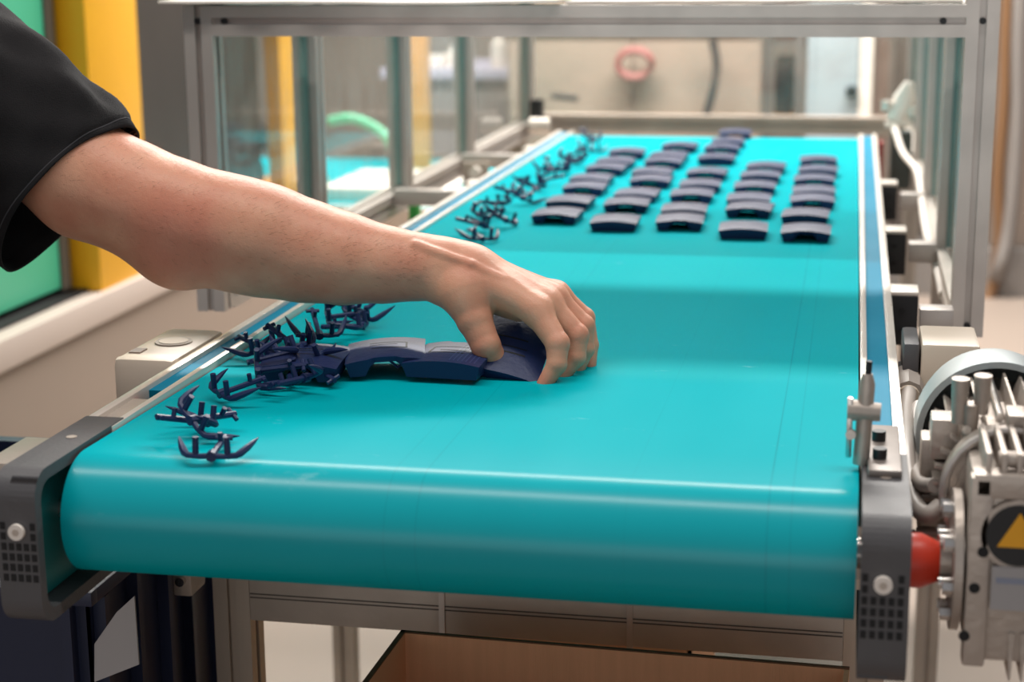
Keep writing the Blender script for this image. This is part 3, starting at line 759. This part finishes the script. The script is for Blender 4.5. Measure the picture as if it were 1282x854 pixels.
# cabinets further back
cab = thing('equipment_cabinet', 'grey equipment cabinet with lavender shelf behind the third side panel', 'cabinet', (-1.35, 7.2, FLOOR))
box_obj('body', (-1.62, 7.0, FLOOR), (-1.08, 7.7, -.12), MIDG, cab, .01); box_obj('shelf', (-1.64, 6.95, -.12), (-1.06, 7.7, -.08), LAV, cab, .004)
for k in range(3): box_obj('door', (-1.60+.17*k, 6.985, FLOOR+.1), (-1.44+.17*k, 7.0, -.15), MIDG, cab, .004)
adopt(cab)
def bottle(label, x, y, z, h, r):
    o = tube_obj('white_bottle', [(x, y, z), (x, y, z+h*.6), (x, y, z+h*.75), (x, y, z+h)], [r, r, r*.45, r*.4], WHITE, None, 18); tag(o, label, 'bottle')
P = at(625, 95, Y=7.1); bottle('white bottle on the lavender shelf behind the fourth side panel', P.x, 7.1, -.08, .16, .035)
P = at(567, 98, Y=7.1); bottle('small white bottle on the shelf behind the third side panel', P.x, 7.1, -.08, .09, .025)
P = at(545, 98, Y=7.1); tag(box_obj('white_carton', (P.x-.07, 7.05, -.08), (P.x+.05, 7.15, -.03), WHITE, None, .004), 'small white carton beside the small bottle on the shelf', 'carton')

# beige cabinet wall behind the rear panel
bw = thing('beige_machine_housing', 'beige panelled machine housing behind the rear clear panel', 'machine', (-.2, 6.6, FLOOR))
P0 = at(694, 60, Y=6.5); P1 = at(954, 60, Y=6.5)
for k in range(2):
    xa = P0.x-.18+(P1.x-P0.x+.18)*k/2; xb = P0.x-.18+(P1.x-P0.x+.18)*(k+1)/2
    box_obj('panel', (xa+.003, 6.49, FLOOR), (xb-.003, 6.5, .095), BEIGE, bw, .002)
box_obj('core', (P0.x-.18, 6.5, FLOOR), (P1.x, 7.3, .095), BEIGE, bw)
box_obj('light_band', (P0.x-.18, 6.47, .10), (P1.x, 7.3, .14), RAILM, bw, .003)
box_obj('upper_body', (P0.x-.18, 6.6, .14), (P1.x, 7.3, .9), BEIGE, bw)
adopt(bw)
ring = [at(795, 78, Y=6.44)+Vector((.065*math.cos(a), 0, .05*math.sin(a))) for a in [2*PI*k/20 for k in range(20)]]
tag(tube_obj('coiled_hose', ring+[ring[0]+Vector((0, -.012, .0))]+[p_+Vector((0, -.02, -.008)) for p_ in ring[1:18]], .011, mat('dusky_red_rubber', (150, 92, 88), .5)), 'dusky red coiled hose hanging on the beige housing', 'hose')
tag(tube_obj('dark_hose', smoothpath([at(892, 48, Y=6.42), at(897, 80, Y=6.42), at(893, 110, Y=6.42), at(884, 145, Y=6.42)], 5), .016, mat('dark_rubber', (62, 56, 56), .5)), 'dark hose hanging down the beige housing', 'hose')
P = at(707, 120, Y=6.4); tag(tube_obj('valve_handle', [P+Vector((-.05, 0, .0)), P+Vector((.05, 0, -.01))], .012, BLACK), 'black valve handle at the left of the beige housing', 'handle')
# shelf rack
rk = thing('shelf_rack', 'rack of dark boxes between the beige housing and the pale cabinet', 'rack', (.17, 6.8, FLOOR))
a = at(958, 100, Y=6.8); b = at(1006, 100, Y=6.8)
for z in (-.5, -.29, .05): box_obj('shelf', (a.x, 6.7, z-.02), (b.x, 7.1, z), MIDG, rk)
for x in (a.x, b.x-.03): box_obj('upright', (x, 6.68, FLOOR), (x+.03, 6.72, .6), MIDG, rk)
adopt(rk)
tag(box_obj('storage_box', (a.x+.035, 6.74, -.29), (b.x-.035, 7.0, -.235), ORANGE, None, .005), 'orange brown box at the bottom of the rack', 'box')
tag(box_obj('storage_box', (a.x+.04, 6.74, -.23), (b.x-.04, 7.0, -.02+.0), BLACK, None, .008), 'black box on the orange brown one in the rack', 'box')
tag(box_obj('storage_box', (a.x+.035, 6.74, .052), (b.x-.035, 7.0, .2), mat('brown_box', (110, 76, 64), .7), None, .008), 'brown box on the top shelf of the rack', 'box')
pc = thing('pale_blue_cabinet', 'pale blue cabinet with dark handle behind the enclosure', 'cabinet', (.4, 6.5, FLOOR))
a = at(1010, 100, Y=6.4); b = at(1092, 100, Y=6.4)
box_obj('body', (a.x, 6.42, FLOOR), (b.x, 6.9, .9), BLUEG, pc, .006); box_obj('door', (a.x+.03, 6.4, FLOOR+.08), (b.x-.05, 6.42, .85), BLUEG, pc, .004); box_obj('door_frame', (b.x-.045, 6.39, FLOOR), (b.x, 6.42, .9), WHITE, pc, .003)
P = at(1066, 115, Y=6.38); tube_obj('handle', [(P.x, 6.40, P.z), (P.x, 6.37, P.z)], .022, BLACK, pc)
adopt(pc)
# column right and curtain panels
tag(box_obj('brown_column', (at(1094, 100, Y=6.6).x, 6.6, FLOOR), (at(1112, 100, Y=6.6).x, 6.8, 1.2), mat('brown_paint', (140, 116, 104), .6)), 'brown column right of the pale blue cabinet', 'column')

# right hand background: curtain strips and cables
for i, (u0, u1, Y_, c_) in enumerate(((1120, 1165, 6.9, (124, 112, 104)), (1165, 1215, 6.9, (140, 126, 116)), (1215, 1248, 6.8, (96, 84, 76)), (1248, 1300, 6.7, (158, 142, 130)))):
    a = at(u0, 100, Y=Y_); b = at(u1, 100, Y=Y_)
    tag(box_obj('wall_panel', (a.x, Y_, -.72), (b.x, Y_+.06, 1.4), mat('wall_panel_%d' % i, c_, .7, 0, .15, 2), None, .01), ['grey brown wall panel seen between the side posts', 'lighter wall panel left of the front right post', 'dark wall panel just right of the front right post', 'tan wall panel at the right picture edge'][i], 'panel')
a = at(1112, 100, Y=6.9); tag(box_obj('plinth', (a.x, 6.6, FLOOR), (2.2, 7.1, -.72), MIDG), 'low grey plinth under the right wall panels', 'plinth')
tag(tube_obj('hanging_cable', smoothpath([at(1264, 0, Y=6.6)+Vector((0, .09, 1.15)), at(1264, 0, Y=6.6)+Vector((0, 0, 1.1)), at(1262, 0, Y=6.6), at(1258, 120, Y=6.6), at(1250, 220, Y=6.6), at(1252, 300, Y=6.6), at(1243, 360, Y=6.6), at(1230, 385, Y=6.6), at(1228, 385, Y=6.75)], 6), .023, mat('brown_rubber', (120, 88, 60), .5)), 'brown cable hanging beside the front right post', 'cable')
tag(tube_obj('hanging_hose', smoothpath([at(1278, 0, Y=6.55)+Vector((0, .14, 1.15)), at(1278, 0, Y=6.55)+Vector((0, 0, 1.1)), at(1277, 0, Y=6.55), at(1274, 150, Y=6.55), at(1264, 280, Y=6.55), at(1250, 340, Y=6.55), at(1244, 350, Y=6.75)], 6), .026, MIDG), 'grey hose hanging at the right picture edge', 'hose')

# pneumatic valve with white hose
pv = thing('air_valve', 'white air valve with fittings on the right enclosure rail', 'valve', (.40, 3.7, .05))
c = at(1130, 130, Y=3.7)
tube_obj('valve_body', [c+Vector((.012, 0, .045)), c+Vector((.004, 0, .01)), c+Vector((-.012, 0, -.035))], [.010, .024, .020], WHITE, pv, 14)
tube_obj('collar', [at(1108, 157, Y=3.69), at(1142, 153, Y=3.69)], .007, WHITE, pv, 10)
for (u, v) in ((1110, 138), (1142, 145)): 
    q = at(u, v, Y=3.69); tube_obj('fitting', [q, q+Vector((0, 0, .02))], .011, ALUW, pv, 12)
box_obj('filter_bowl', tuple(at(1112, 238, Y=3.72)), tuple(at(1143, 165, Y=3.72)+Vector((0, .05, 0))), mat('smoky_bowl', (70, 78, 76), .25), pv, .01)
q0 = at(1098, 228, Y=3.71); q1 = at(1106, 178, Y=3.71)
box_obj('red_bracket', (q0.x, 3.70, q0.z), (q1.x, 3.74, q1.z), mat('dark_red', (150, 40, 44), .5), pv, .004)
adopt(pv)
tag(tube_obj('air_hose', smoothpath([at(1120, 160, Y=3.66), at(1130, 190, Y=3.55), at(1148, 214, Y=3.35), at(1153, 240, Y=3.1), at(1160, 290, Y=2.75), at(1176, 345, Y=2.45), at(1181, 370, Y=2.35)], 6), .007, WHITE), 'white air hose running along the right enclosure rail', 'hose')
tag(box_obj('green_stand', tuple(at(512, 278, Y=3.0)), tuple(at(523, 254, Y=3.0)+Vector((0, .02, 0))), mat('green_tape', (70, 190, 90), .5)), 'bright green strip below the left enclosure rail', 'strip')

# ================================================================= PERSON
class Field:
    """signed distance field on a rectilinear grid, filled with rounded cones and ellipsoids and turned into one smooth mesh"""
    def __init__(s, xs, ys, zs):
        s.ax = [np.asarray(a, np.float32) for a in (xs, ys, zs)]
        s.f = np.full([len(a) for a in s.ax], .05, np.float32)
    def _win(s, lo, hi):
        return tuple(slice(max(0, np.searchsorted(a, l)-1), min(len(a), np.searchsorted(a, h)+1)) for a, l, h in zip(s.ax, lo, hi))
    def _grid(s, w): return np.meshgrid(*[a[q] for a, q in zip(s.ax, w)], indexing='ij', sparse=True)
    def _mix(s, w, d, k, sub=False):
        f = s.f[w]
        if sub: d = -d; h = np.maximum(k-np.abs(f-d), 0)/k; s.f[w] = np.maximum(f, d)+h*h*k*.25
        else: h = np.maximum(k-np.abs(f-d), 0)/k; s.f[w] = np.minimum(f, d)-h*h*k*.25
    def cone(s, a, b, ra, rb, k=.01, sub=False, sc=None):
        a = np.array(a, float); b = np.array(b, float); m = max(ra, rb)*(1.6 if sc else 1)+k+.02
        w = s._win(np.minimum(a, b)-m, np.maximum(a, b)+m); G = s._grid(w)
        sc = sc or (1, 1, 1)
        p = [(g-o)/c for g, o, c in zip(G, a, sc)]; ba = (b-a)/np.array(sc); L = float(ba@ba)+1e-12
        t = np.clip((p[0]*ba[0]+p[1]*ba[1]+p[2]*ba[2])/L, 0, 1)
        d = np.sqrt((p[0]-t*ba[0])**2+(p[1]-t*ba[1])**2+(p[2]-t*ba[2])**2)-(ra+(rb-ra)*t)
        s._mix(w, (d*min(sc)).astype(np.float32), k, sub)
    def ball(s, c, r, k=.01, sc=None, sub=False): s.cone(c, (c[0], c[1], c[2]+1e-5), r, r, k, sub, sc)
    def mesh(s):
        f = s.f; X, Y, Z = s.ax; ins = f < 0; sh = np.array(f.shape)
        c = [ins[i:sh[0]-1+i, j:sh[1]-1+j, k:sh[2]-1+k] for i in (0, 1) for j in (0, 1) for k in (0, 1)]
        al = c[0].copy(); an = c[0].copy()
        for q in c[1:]: al &= q; an |= q
        act = an & ~al
        idx = np.argwhere(act); ids = np.full(act.shape, -1, np.int64); ids[tuple(idx.T)] = np.arange(len(idx))
        acc = np.zeros((len(idx), 3)); cnt = np.zeros(len(idx))
        ax = s.ax
        for d in range(3):
            o1, o2 = [e for e in range(3) if e != d]
            for u in (0, 1):
                for v in (0, 1):
                    q = idx.copy(); q[:, o1] += u; q[:, o2] += v; r = q.copy(); r[:, d] += 1
                    fa = f[tuple(q.T)]; fb = f[tuple(r.T)]; m = (fa < 0) != (fb < 0)
                    t = fa[m]/(fa[m]-fb[m]); P = np.stack([ax[e][q[m, e]] for e in range(3)], 1).astype(float)
                    P[:, d] += t*(ax[d][r[m, d]]-ax[d][q[m, d]]); acc[m] += P; cnt[m] += 1
        V = acc/cnt[:, None]; F = []
        for d in range(3):
            o1, o2 = (d+1) % 3, (d+2) % 3
            sl0 = [slice(None)]*3; sl1 = [slice(None)]*3; sl0[d] = slice(0, -1); sl1[d] = slice(1, None)
            a = ins[tuple(sl0)]; b = ins[tuple(sl1)]; e = np.argwhere(a != b)
            ok = (e[:, o1] > 0) & (e[:, o2] > 0) & (e[:, o1] < sh[o1]-1) & (e[:, o2] < sh[o2]-1); e = e[ok]
            flip = a[tuple(e.T)]
            def g(du, dv):
                q = e.copy(); q[:, o1] -= du; q[:, o2] -= dv; return ids[tuple(q.T)]
            q = np.stack([g(1, 1), g(0, 1), g(0, 0), g(1, 0)], 1); q[~flip] = q[~flip][:, ::-1]; F.append(q)
        F = np.concatenate(F)
        F = F[(F >= 0).all(1)]
        me = bpy.data.meshes.new('m'); me.vertices.add(len(V)); me.vertices.foreach_set('co', V.astype(np.float32).ravel())
        me.loops.add(len(F)*4); me.loops.foreach_set('vertex_index', F.ravel().astype(np.int32))
        me.polygons.add(len(F)); me.polygons.foreach_set('loop_start', np.arange(0, len(F)*4, 4, dtype=np.int32)); me.polygons.foreach_set('loop_total', np.full(len(F), 4, np.int32))
        me.update(calc_edges=True); me.polygons.foreach_set('use_smooth', [True]*len(F)); me.validate(); return me
def mesh_obj(name, me, m, parent):
    me.name = name; me.materials.append(m); o = bpy.data.objects.new(name, me); C.objects.link(o); o.parent = parent; return o
def axis(segs):
    out = []
    for a, b, st in segs: n = max(1, int(round((b-a)/st))); out += [a+(b-a)*k/n for k in range(n)]
    return out+[segs[-1][1]]

def skin_material():
    m = bpy.data.materials.new('skin'); m.use_nodes = True; nt = m.node_tree; N = nt.nodes; L = nt.links; b = N['Principled BSDF']
    tc = N.new('ShaderNodeTexCoord'); n = N.new('ShaderNodeTexNoise'); n.inputs['Scale'].default_value = 22; n.inputs['Detail'].default_value = 6; L.new(tc.outputs['Object'], n.inputs[0])
    r = N.new('ShaderNodeMapRange'); r.inputs[1].default_value = .35; r.inputs[2].default_value = .7; L.new(n.outputs[0], r.inputs[0])
    k = N.new('ShaderNodeMix'); k.data_type = 'RGBA'; k.inputs[6].default_value = (*lin((212, 156, 128)), 1); k.inputs[7].default_value = (*lin((200, 134, 108)), 1); L.new(r.outputs[0], k.inputs[0])
    last = k.outputs[2]
    for c, rad, st in RED_SPOTS:      # pinker skin over joints
        d = N.new('ShaderNodeVectorMath'); d.operation = 'DISTANCE'; d.inputs[1].default_value = c; L.new(tc.outputs['Object'], d.inputs[0])
        q = N.new('ShaderNodeMapRange'); q.interpolation_type = 'SMOOTHSTEP'; q.inputs[1].default_value = rad*.25; q.inputs[2].default_value = rad; q.inputs[3].default_value = st; q.inputs[4].default_value = 0; L.new(d.outputs['Value'], q.inputs[0])
        x = N.new('ShaderNodeMix'); x.data_type = 'RGBA'; x.inputs[7].default_value = (*lin((200, 118, 98)), 1); L.new(q.outputs[0], x.inputs[0]); L.new(last, x.inputs[6]); last = x.outputs[2]
    L.new(last, b.inputs['Base Color']); b.inputs['Roughness'].default_value = .48; b.inputs['Specular IOR Level'].default_value = .4
    b.inputs['Subsurface Weight'].default_value = .18; b.inputs['Subsurface Radius'].default_value = (1, .35, .2); b.inputs['Subsurface Scale'].default_value = .006
    v = N.new('ShaderNodeTexVoronoi'); v.inputs['Scale'].default_value = 700; L.new(tc.outputs['Object'], v.inputs[0])
    n2 = N.new('ShaderNodeTexNoise'); n2.inputs['Scale'].default_value = 160; n2.inputs['Detail'].default_value = 5; L.new(tc.outputs['Object'], n2.inputs[0])
    ad = N.new('ShaderNodeMath'); ad.operation = 'MULTIPLY_ADD'; ad.inputs[1].default_value = .25; L.new(v.outputs['Distance'], ad.inputs[0]); L.new(n2.outputs[0], ad.inputs[2])
    bp = N.new('ShaderNodeBump'); bp.inputs['Strength'].default_value = .35; bp.inputs['Distance'].default_value = .0012; L.new(ad.outputs[0], bp.inputs['Height']); L.new(bp.outputs[0], b.inputs['Normal'])
    return m

person = thing('person', 'person in a black short-sleeved shirt reaching across the belt with one arm', 'person', (-.98, 1.42, FLOOR))
FG = {  # joints: u, v, Y, radius
 'index': [(672, 389, 1.575, .0138), (698, 430, 1.558, .0112), (697, 456, 1.551, .0094), (681, 482, 1.545, .0074)],
 'middle': [(683, 380, 1.594, .0138), (722, 420, 1.588, .0113), (721, 447, 1.582, .0094), (702, 472, 1.576, .0075)],
 'ring': [(692, 373, 1.612, .0130), (730, 408, 1.610, .0109), (733, 437, 1.606, .0086), (724, 460, 1.603, .0072)],
 'little': [(697, 368, 1.630, .0115), (732, 398, 1.632, .0098), (739, 432, 1.628, .0080), (738, 457, 1.6205, .0068)],
 'thumb': [(583, 365, 1.578, .0225), (594, 400, 1.568, .0170), (608, 432, 1.560, .0140), (619, 452, 1.568, .0126), (629, 466, 1.579, .0100)]}
J = {k: [(tuple(at(u, v, Y=y)), r) for u, v, y, r in L_] for k, L_ in FG.items()}
def A(u, v, y=1.60): return tuple(at(u, v, Y=y))
fld = Field(axis([(-1.25, -.5, .010), (-.5, -.13, .0045), (-.13, .075, .0016), (.075, .09, .005)]),
            axis([(1.02, 1.52, .010), (1.52, 1.66, .0016), (1.66, 1.80, .008)]),
            axis([(-.30, -.005, .012), (-.005, .135, .0016), (.135, .25, .004), (.25, .80, .009)]))
# arm
arm = [(575, 338, .0265), (550, 336, .0275), (520, 334, .031), (480, 331, .036), (430, 324, .0435), (380, 314, .049), (330, 302, .0535), (290, 293, .0545), (250, 284, .0535), (205, 263, .052), (160, 246, .055), (110, 226, .058), (20, 150, .060), (-60, 85, .062)]
for (u0, v0, r0), (u1, v1, r1) in zip(arm, arm[1:]): fld.cone(A(u0, v0), A(u1, v1), r0, r1, .012)
fld.ball(A(213, 300), .040, .03); fld.ball(A(222, 322, 1.585), .022, .03)
fld.cone(A(330, 285, 1.585), A(230, 262, 1.585), .030, .034, .03)
# palm
hw = A(580, 338)
for k_, (wu, wv, wy, wr) in {'index': (592, 345, 1.585, .018), 'middle': (592, 338, 1.596, .0185), 'ring': (592, 336, 1.607, .018), 'little': (590, 338, 1.617, .017)}.items():
    fld.cone(A(wu, wv, wy), J[k_][0][0], wr, J[k_][0][1], .012)
fld.cone(A(575, 352, 1.60), A(650, 382, 1.60), .021, .016, .015)
fld.cone(A(568, 340, 1.60), A(592, 344, 1.60), .0275, .026, .012)
fld.ball(A(553, 317, 1.615), .0125, .012)
fld.cone(A(556, 360, 1.585), A(583, 372, 1.578), .017, .022, .012)
# tendons and veins on the back of the hand
for a_, b_ in (((600, 323, 1.598), (678, 366, 1.594)), ((602, 320, 1.608), (688, 361, 1.611)), ((600, 328, 1.588), (664, 372, 1.575))):
    fld.cone(A(*a_), A(*b_), .0030, .0034, .006)
fld.cone(A(520, 306, 1.58), A(590, 330, 1.572), .003, .002, .006); fld.cone(A(590, 330, 1.572), A(630, 350, 1.575), .002, .002, .005)
base = fld.f
fing = Field(fld.ax[0], fld.ax[1], fld.ax[2])
for k_, L_ in J.items():
    one = Field.__new__(Field); one.ax = fld.ax; one.f = None
    lo = np.min([p for p, r in L_], 0)-.045; hi = np.max([p for p, r in L_], 0)+.045; w_ = fld._win(lo, hi)
    sub = Field(fld.ax[0][w_[0]], fld.ax[1][w_[1]], fld.ax[2][w_[2]])
    for (p, r), (q, s_) in zip(L_, L_[1:]): sub.cone(p, q, r, s_, .002)
    for n_, (p, r) in enumerate(L_[1:-1]): sub.ball(p, r*(1.03 if n_ == 0 else 1.0), .002)
    tip, rt = L_[-1]; prev_ = np.array(L_[-2][0]); d_ = (np.array(tip)-prev_); d_ /= np.linalg.norm(d_)
    # short creases across the joints
    v_ = fing.f[w_]; fing.f[w_] = np.minimum(v_, sub.f)
h_ = np.maximum(.009-np.abs(fld.f-fing.f), 0)/.009
fld.f = np.minimum(fld.f, fing.f)-h_*h_*.009*.25
# wrist crease
fld.cone(A(557, 380, 1.57), A(575, 358, 1.565), .0014, .001, .004, sub=True)
# trunk, neck, head and the other arm, out of the photograph's frame
SH = np.array(A(-60, 85)); PV = (-.98, 1.42, .04)
fld.cone((-.72, 1.42, .30), (-.86, 1.42, .14), .115, .11, .05, sc=(.85, 1.15, 1)); fld.cone((-.86, 1.42, .14), PV, .105, .12, .05, sc=(.85, 1.1, 1))
fld.cone(tuple(SH), (-.70, 1.48, .36), .062, .07, .05); fld.cone((-.72, 1.24, .33), (-.70, 1.36, .36), .062, .07, .05)
fld.cone((-.70, 1.42, .38), (-.63, 1.42, .48), .058, .055, .03)
fld.ball((-.60, 1.42, .60), .086, .03, sc=(1.05, .86, 1.18)); fld.cone((-.585, 1.42, .53), (-.55, 1.42, .52), .058, .038, .03)
fld.cone((-.512, 1.42, .60), (-.492, 1.42, .575), .010, .014, .012); fld.ball((-.525, 1.385, .607), .013, .01); fld.ball((-.525, 1.455, .607), .013, .01)
fld.cone((-.508, 1.40, .540), (-.508, 1.44, .540), .008, .008, .008); fld.ball((-.61, 1.345, .59), .022, .008, sc=(.9, .5, 1.3)); fld.ball((-.61, 1.495, .59), .022, .008, sc=(.9, .5, 1.3))
ra_ = [(-.72, 1.24, .33, .06), (-.80, 1.15, .08, .05), (-.70, 1.12, -.03, .045), (-.60, 1.13, -.08, .028)]
for a_, b_ in zip(ra_, ra_[1:]): fld.cone(a_[:3], b_[:3], a_[3], b_[3], .02)
fld.cone((-.60, 1.13, -.08), (-.55, 1.13, -.095), .03, .032, .015, sc=(1, 1, .6))
for k_ in range(4): 
    y_ = 1.10+.021*k_; fld.cone((-.53, y_, -.095), (-.485, y_, -.105), .0115, .010, .003); fld.cone((-.485, y_, -.105), (-.462, y_, -.125), .010, .009, .003)
fld.cone((-.58, 1.16, -.09), (-.535, 1.19, -.11), .014, .011, .006)
RED_SPOTS = [(A(225, 300, 1.55), .075, .55), (A(180, 250, 1.55), .05, .15), (J['index'][1][0], .017, .5), (J['middle'][1][0], .017, .55), (J['ring'][1][0], .016, .5), (J['ring'][0][0], .018, .2),
             (J['index'][3][0], .018, .45), (J['little'][3][0], .016, .6), (J['thumb'][2][0], .018, .3), (A(500, 345, 1.57), .04, .2)]
body_me = fld.mesh()
SKIN = skin_material()
body = mesh_obj('body', body_me, SKIN, person)
# fine hair on the forearm
rnd = random.Random(8); bm = bmn(); vs = [v for v in body_me.vertices if -.50 < v.co.x < -.10 and v.co.z > .07 and v.co.y > 1.52 and v.co.y < 1.68]
for v in rnd.sample(vs, min(len(vs), 2600)):
    n = v.normal
    if n.z < .1 and rnd.random() < .6: continue
    d = (Vector((.8, rnd.uniform(-.3, .3), rnd.uniform(-.2, .2)))+n*rnd.uniform(.2, .8)).normalized(); l = rnd.uniform(.004, .010); s = n.cross(d).normalized()*.00011
    p = v.co-n*.0003; q = p+d*l*.6+n*.0004; r = p+d*l
    a, b, c, e, g = bm.verts.new(p-s), bm.verts.new(p+s), bm.verts.new(q+s*.7), bm.verts.new(q-s*.7), bm.verts.new(r)
    bm.faces.new((a, b, c, e)); bm.faces.new((e, c, g))
hm = mat('arm_hair', (128, 92, 66), .5)
ho = obj('arm_hair', bm, hm, body); ho['kind'] = 'stuff'

# T-shirt: sleeve tube with a stitched hem, joined to the trunk
CLOTH = mat('black_cotton', (30, 28, 30), .85, 0, .12, 30, .5, 900, spec=.25)
def px(u, v, y=1.6): return Vector(at(u, v, Y=y))
secs = [ # centre, half long axis (screen), half short axis depth, x shift
 ((82, 250), (72, -92), .074), ((68, 238), (77, -94), .076), ((40, 208), (78, -94), .080), ((0, 172), (80, -95), .084), ((-50, 128), (82, -94), .088), ((-110, 75), (80, -88), .090), ((-150, 50), (70, -75), .088)]
bm = bmn(); rings = []; NS = 72
rs = random.Random(2)
SL = []
for i in range(len(secs)-1):
    for t in range(5):
        f_ = t/5; a, b = secs[i], secs[i+1]
        SL.append(([a[0][k]*(1-f_)+b[0][k]*f_ for k in (0, 1)], [a[1][k]*(1-f_)+b[1][k]*f_ for k in (0, 1)], a[2]*(1-f_)+b[2]*f_))
SL.append(secs[-1])
for i, (c, h, dy) in enumerate(SL):
    cc = px(*c); hv = px(c[0]+h[0], c[1]+h[1])-cc; ring = []
    ax_ = (px(88, 252)-px(-50, 128)).normalized()
    for k in range(NS):
        a = 2*PI*k/NS; fold = .0035*math.sin(3*a+i*.16)+.0030*math.sin(7*a-i*.30+1)*min(1, i/6)+.0016*math.sin(11*a+i*.5)*min(1, i/8)
        rr_ = 1+fold/.085
        p = cc+hv*math.cos(a)*rr_+Vector((0, dy, 0))*math.sin(a)*rr_ + ax_*(.010*math.sin(a)+.004*math.sin(2*a+.5))*max(0, 1-i/10)
        if i == 3: p = cc+(p-cc)*.992
        if i < 3: p = cc+(p-cc)*1.004
        ring.append(bm.verts.new(p))
    rings.append(ring)
for a, b in zip(rings, rings[1:]):
    for k in range(NS): bm.faces.new((a[k], a[(k+1) % NS], b[(k+1) % NS], b[k]))
bmesh.ops.recalc_face_normals(bm, faces=bm.faces)
sleeve = obj('shirt_sleeve', bm, CLOTH, person)
md = sleeve.modifiers.new('thickness', 'SOLIDIFY'); md.thickness = .0022; md.offset = -1
bm = bmn()
c, h, dy = SL[3]; cc = px(*c); hv = px(c[0]+h[0], c[1]+h[1])-cc
pts = [rings_ for rings_ in []]
hem = [Vector(sleeve.data.vertices[3*NS+k].co) for k in range(NS)]
hem = [cc+(p-cc)*1.001 for p in hem]
add_tube(bm, hem+[hem[0]], .0007, 6, cap=False); obj('hem_stitch', bm, mat('stitch_grey', (62, 60, 64), .8), sleeve)
sf = Field(axis([(-1.22, -.50, .012)]), axis([(1.05, 1.78, .012)]), axis([(-.08, .50, .012)]))
sf.cone((-.72, 1.42, .30), (-.86, 1.42, .14), .14, .135, .06, sc=(.85, 1.2, 1)); sf.cone((-.86, 1.42, .14), (-.99, 1.42, .0), .13, .15, .06, sc=(.85, 1.15, 1))
sf.cone((-.625, 1.60, .312), (-.70, 1.50, .365), .078, .088, .05); sf.cone((-.70, 1.50, .35), (-.71, 1.36, .35), .09, .09, .05); sf.cone((-.73, 1.23, .32), (-.71, 1.36, .36), .075, .085, .06)
sf.cone((-.73, 1.23, .32), (-.78, 1.165, .18), .08, .085, .04); sf.ball((-.645, 1.42, .47), .062, .02, sub=True)
mesh_obj('shirt_trunk', sf.mesh(), CLOTH, person)
tf = Field(axis([(-1.25, -.75, .014)]), axis([(1.15, 1.70, .014)]), axis([(-.90, .12, .014)]))
tf.cone((-.96, 1.42, .0), (-1.0, 1.42, -.06), .135, .13, .04, sc=(.9, 1.15, 1))
for y_ in (1.31, 1.53): tf.cone((-1.0, y_, -.06), (-.98, y_, -.45), .095, .068, .04); tf.cone((-.98, y_, -.45), (-1.02, y_, -.84), .068, .055, .02)
mesh_obj('trousers', tf.mesh(), mat('dark_denim', (40, 46, 62), .8, 0, .2, 40), person)
for y_ in (1.31, 1.53):
    s2 = Field(axis([(-1.14, -.78, .008)]), axis([(y_-.08, y_+.08, .008)]), axis([(-.905, -.76, .008)]))
    s2.cone((-1.03, y_, -.85), (-.87, y_, -.865), .046, .036, .03, sc=(1, 1, .95)); s2.cone((-1.03, y_, -.84), (-1.02, y_, -.80), .048, .046, .02)
    mesh_obj('shoe', s2.mesh(), BLACK, person)
hf = Field(axis([(-.74, -.49, .006)]), axis([(1.31, 1.53, .006)]), axis([(.48, .74, .006)]))
hf.ball((-.612, 1.42, .618), .090, .02, sc=(1.03, .88, 1.16)); hf.cone((-.50, 1.42, .55), (-.52, 1.42, .57), .085, .085, .02, sub=True)
mesh_obj('hair', hf.mesh(), mat('brown_hair', (72, 52, 38), .6, 0, .3, 90), person)
for y_ in (1.385, 1.455):
    bm = bmn(); bmesh.ops.create_uvsphere(bm, u_segments=16, v_segments=12, radius=.0125, matrix=Matrix.Translation((-.529, y_, .607))); ey = obj('eye', bm, WHITE, body)
    bm = bmn(); bmesh.ops.create_uvsphere(bm, u_segments=12, v_segments=8, radius=.0062, matrix=Matrix.Translation((-.5218, y_, .605))); obj('iris', bm, BLACK, body)
adopt(person)
SKIN_SHIFT = person.location
for n_ in SKIN.node_tree.nodes:
    if n_.type == 'VECT_MATH': n_.inputs[1].default_value = Vector(n_.inputs[1].default_value)-person.location

clear_ad()
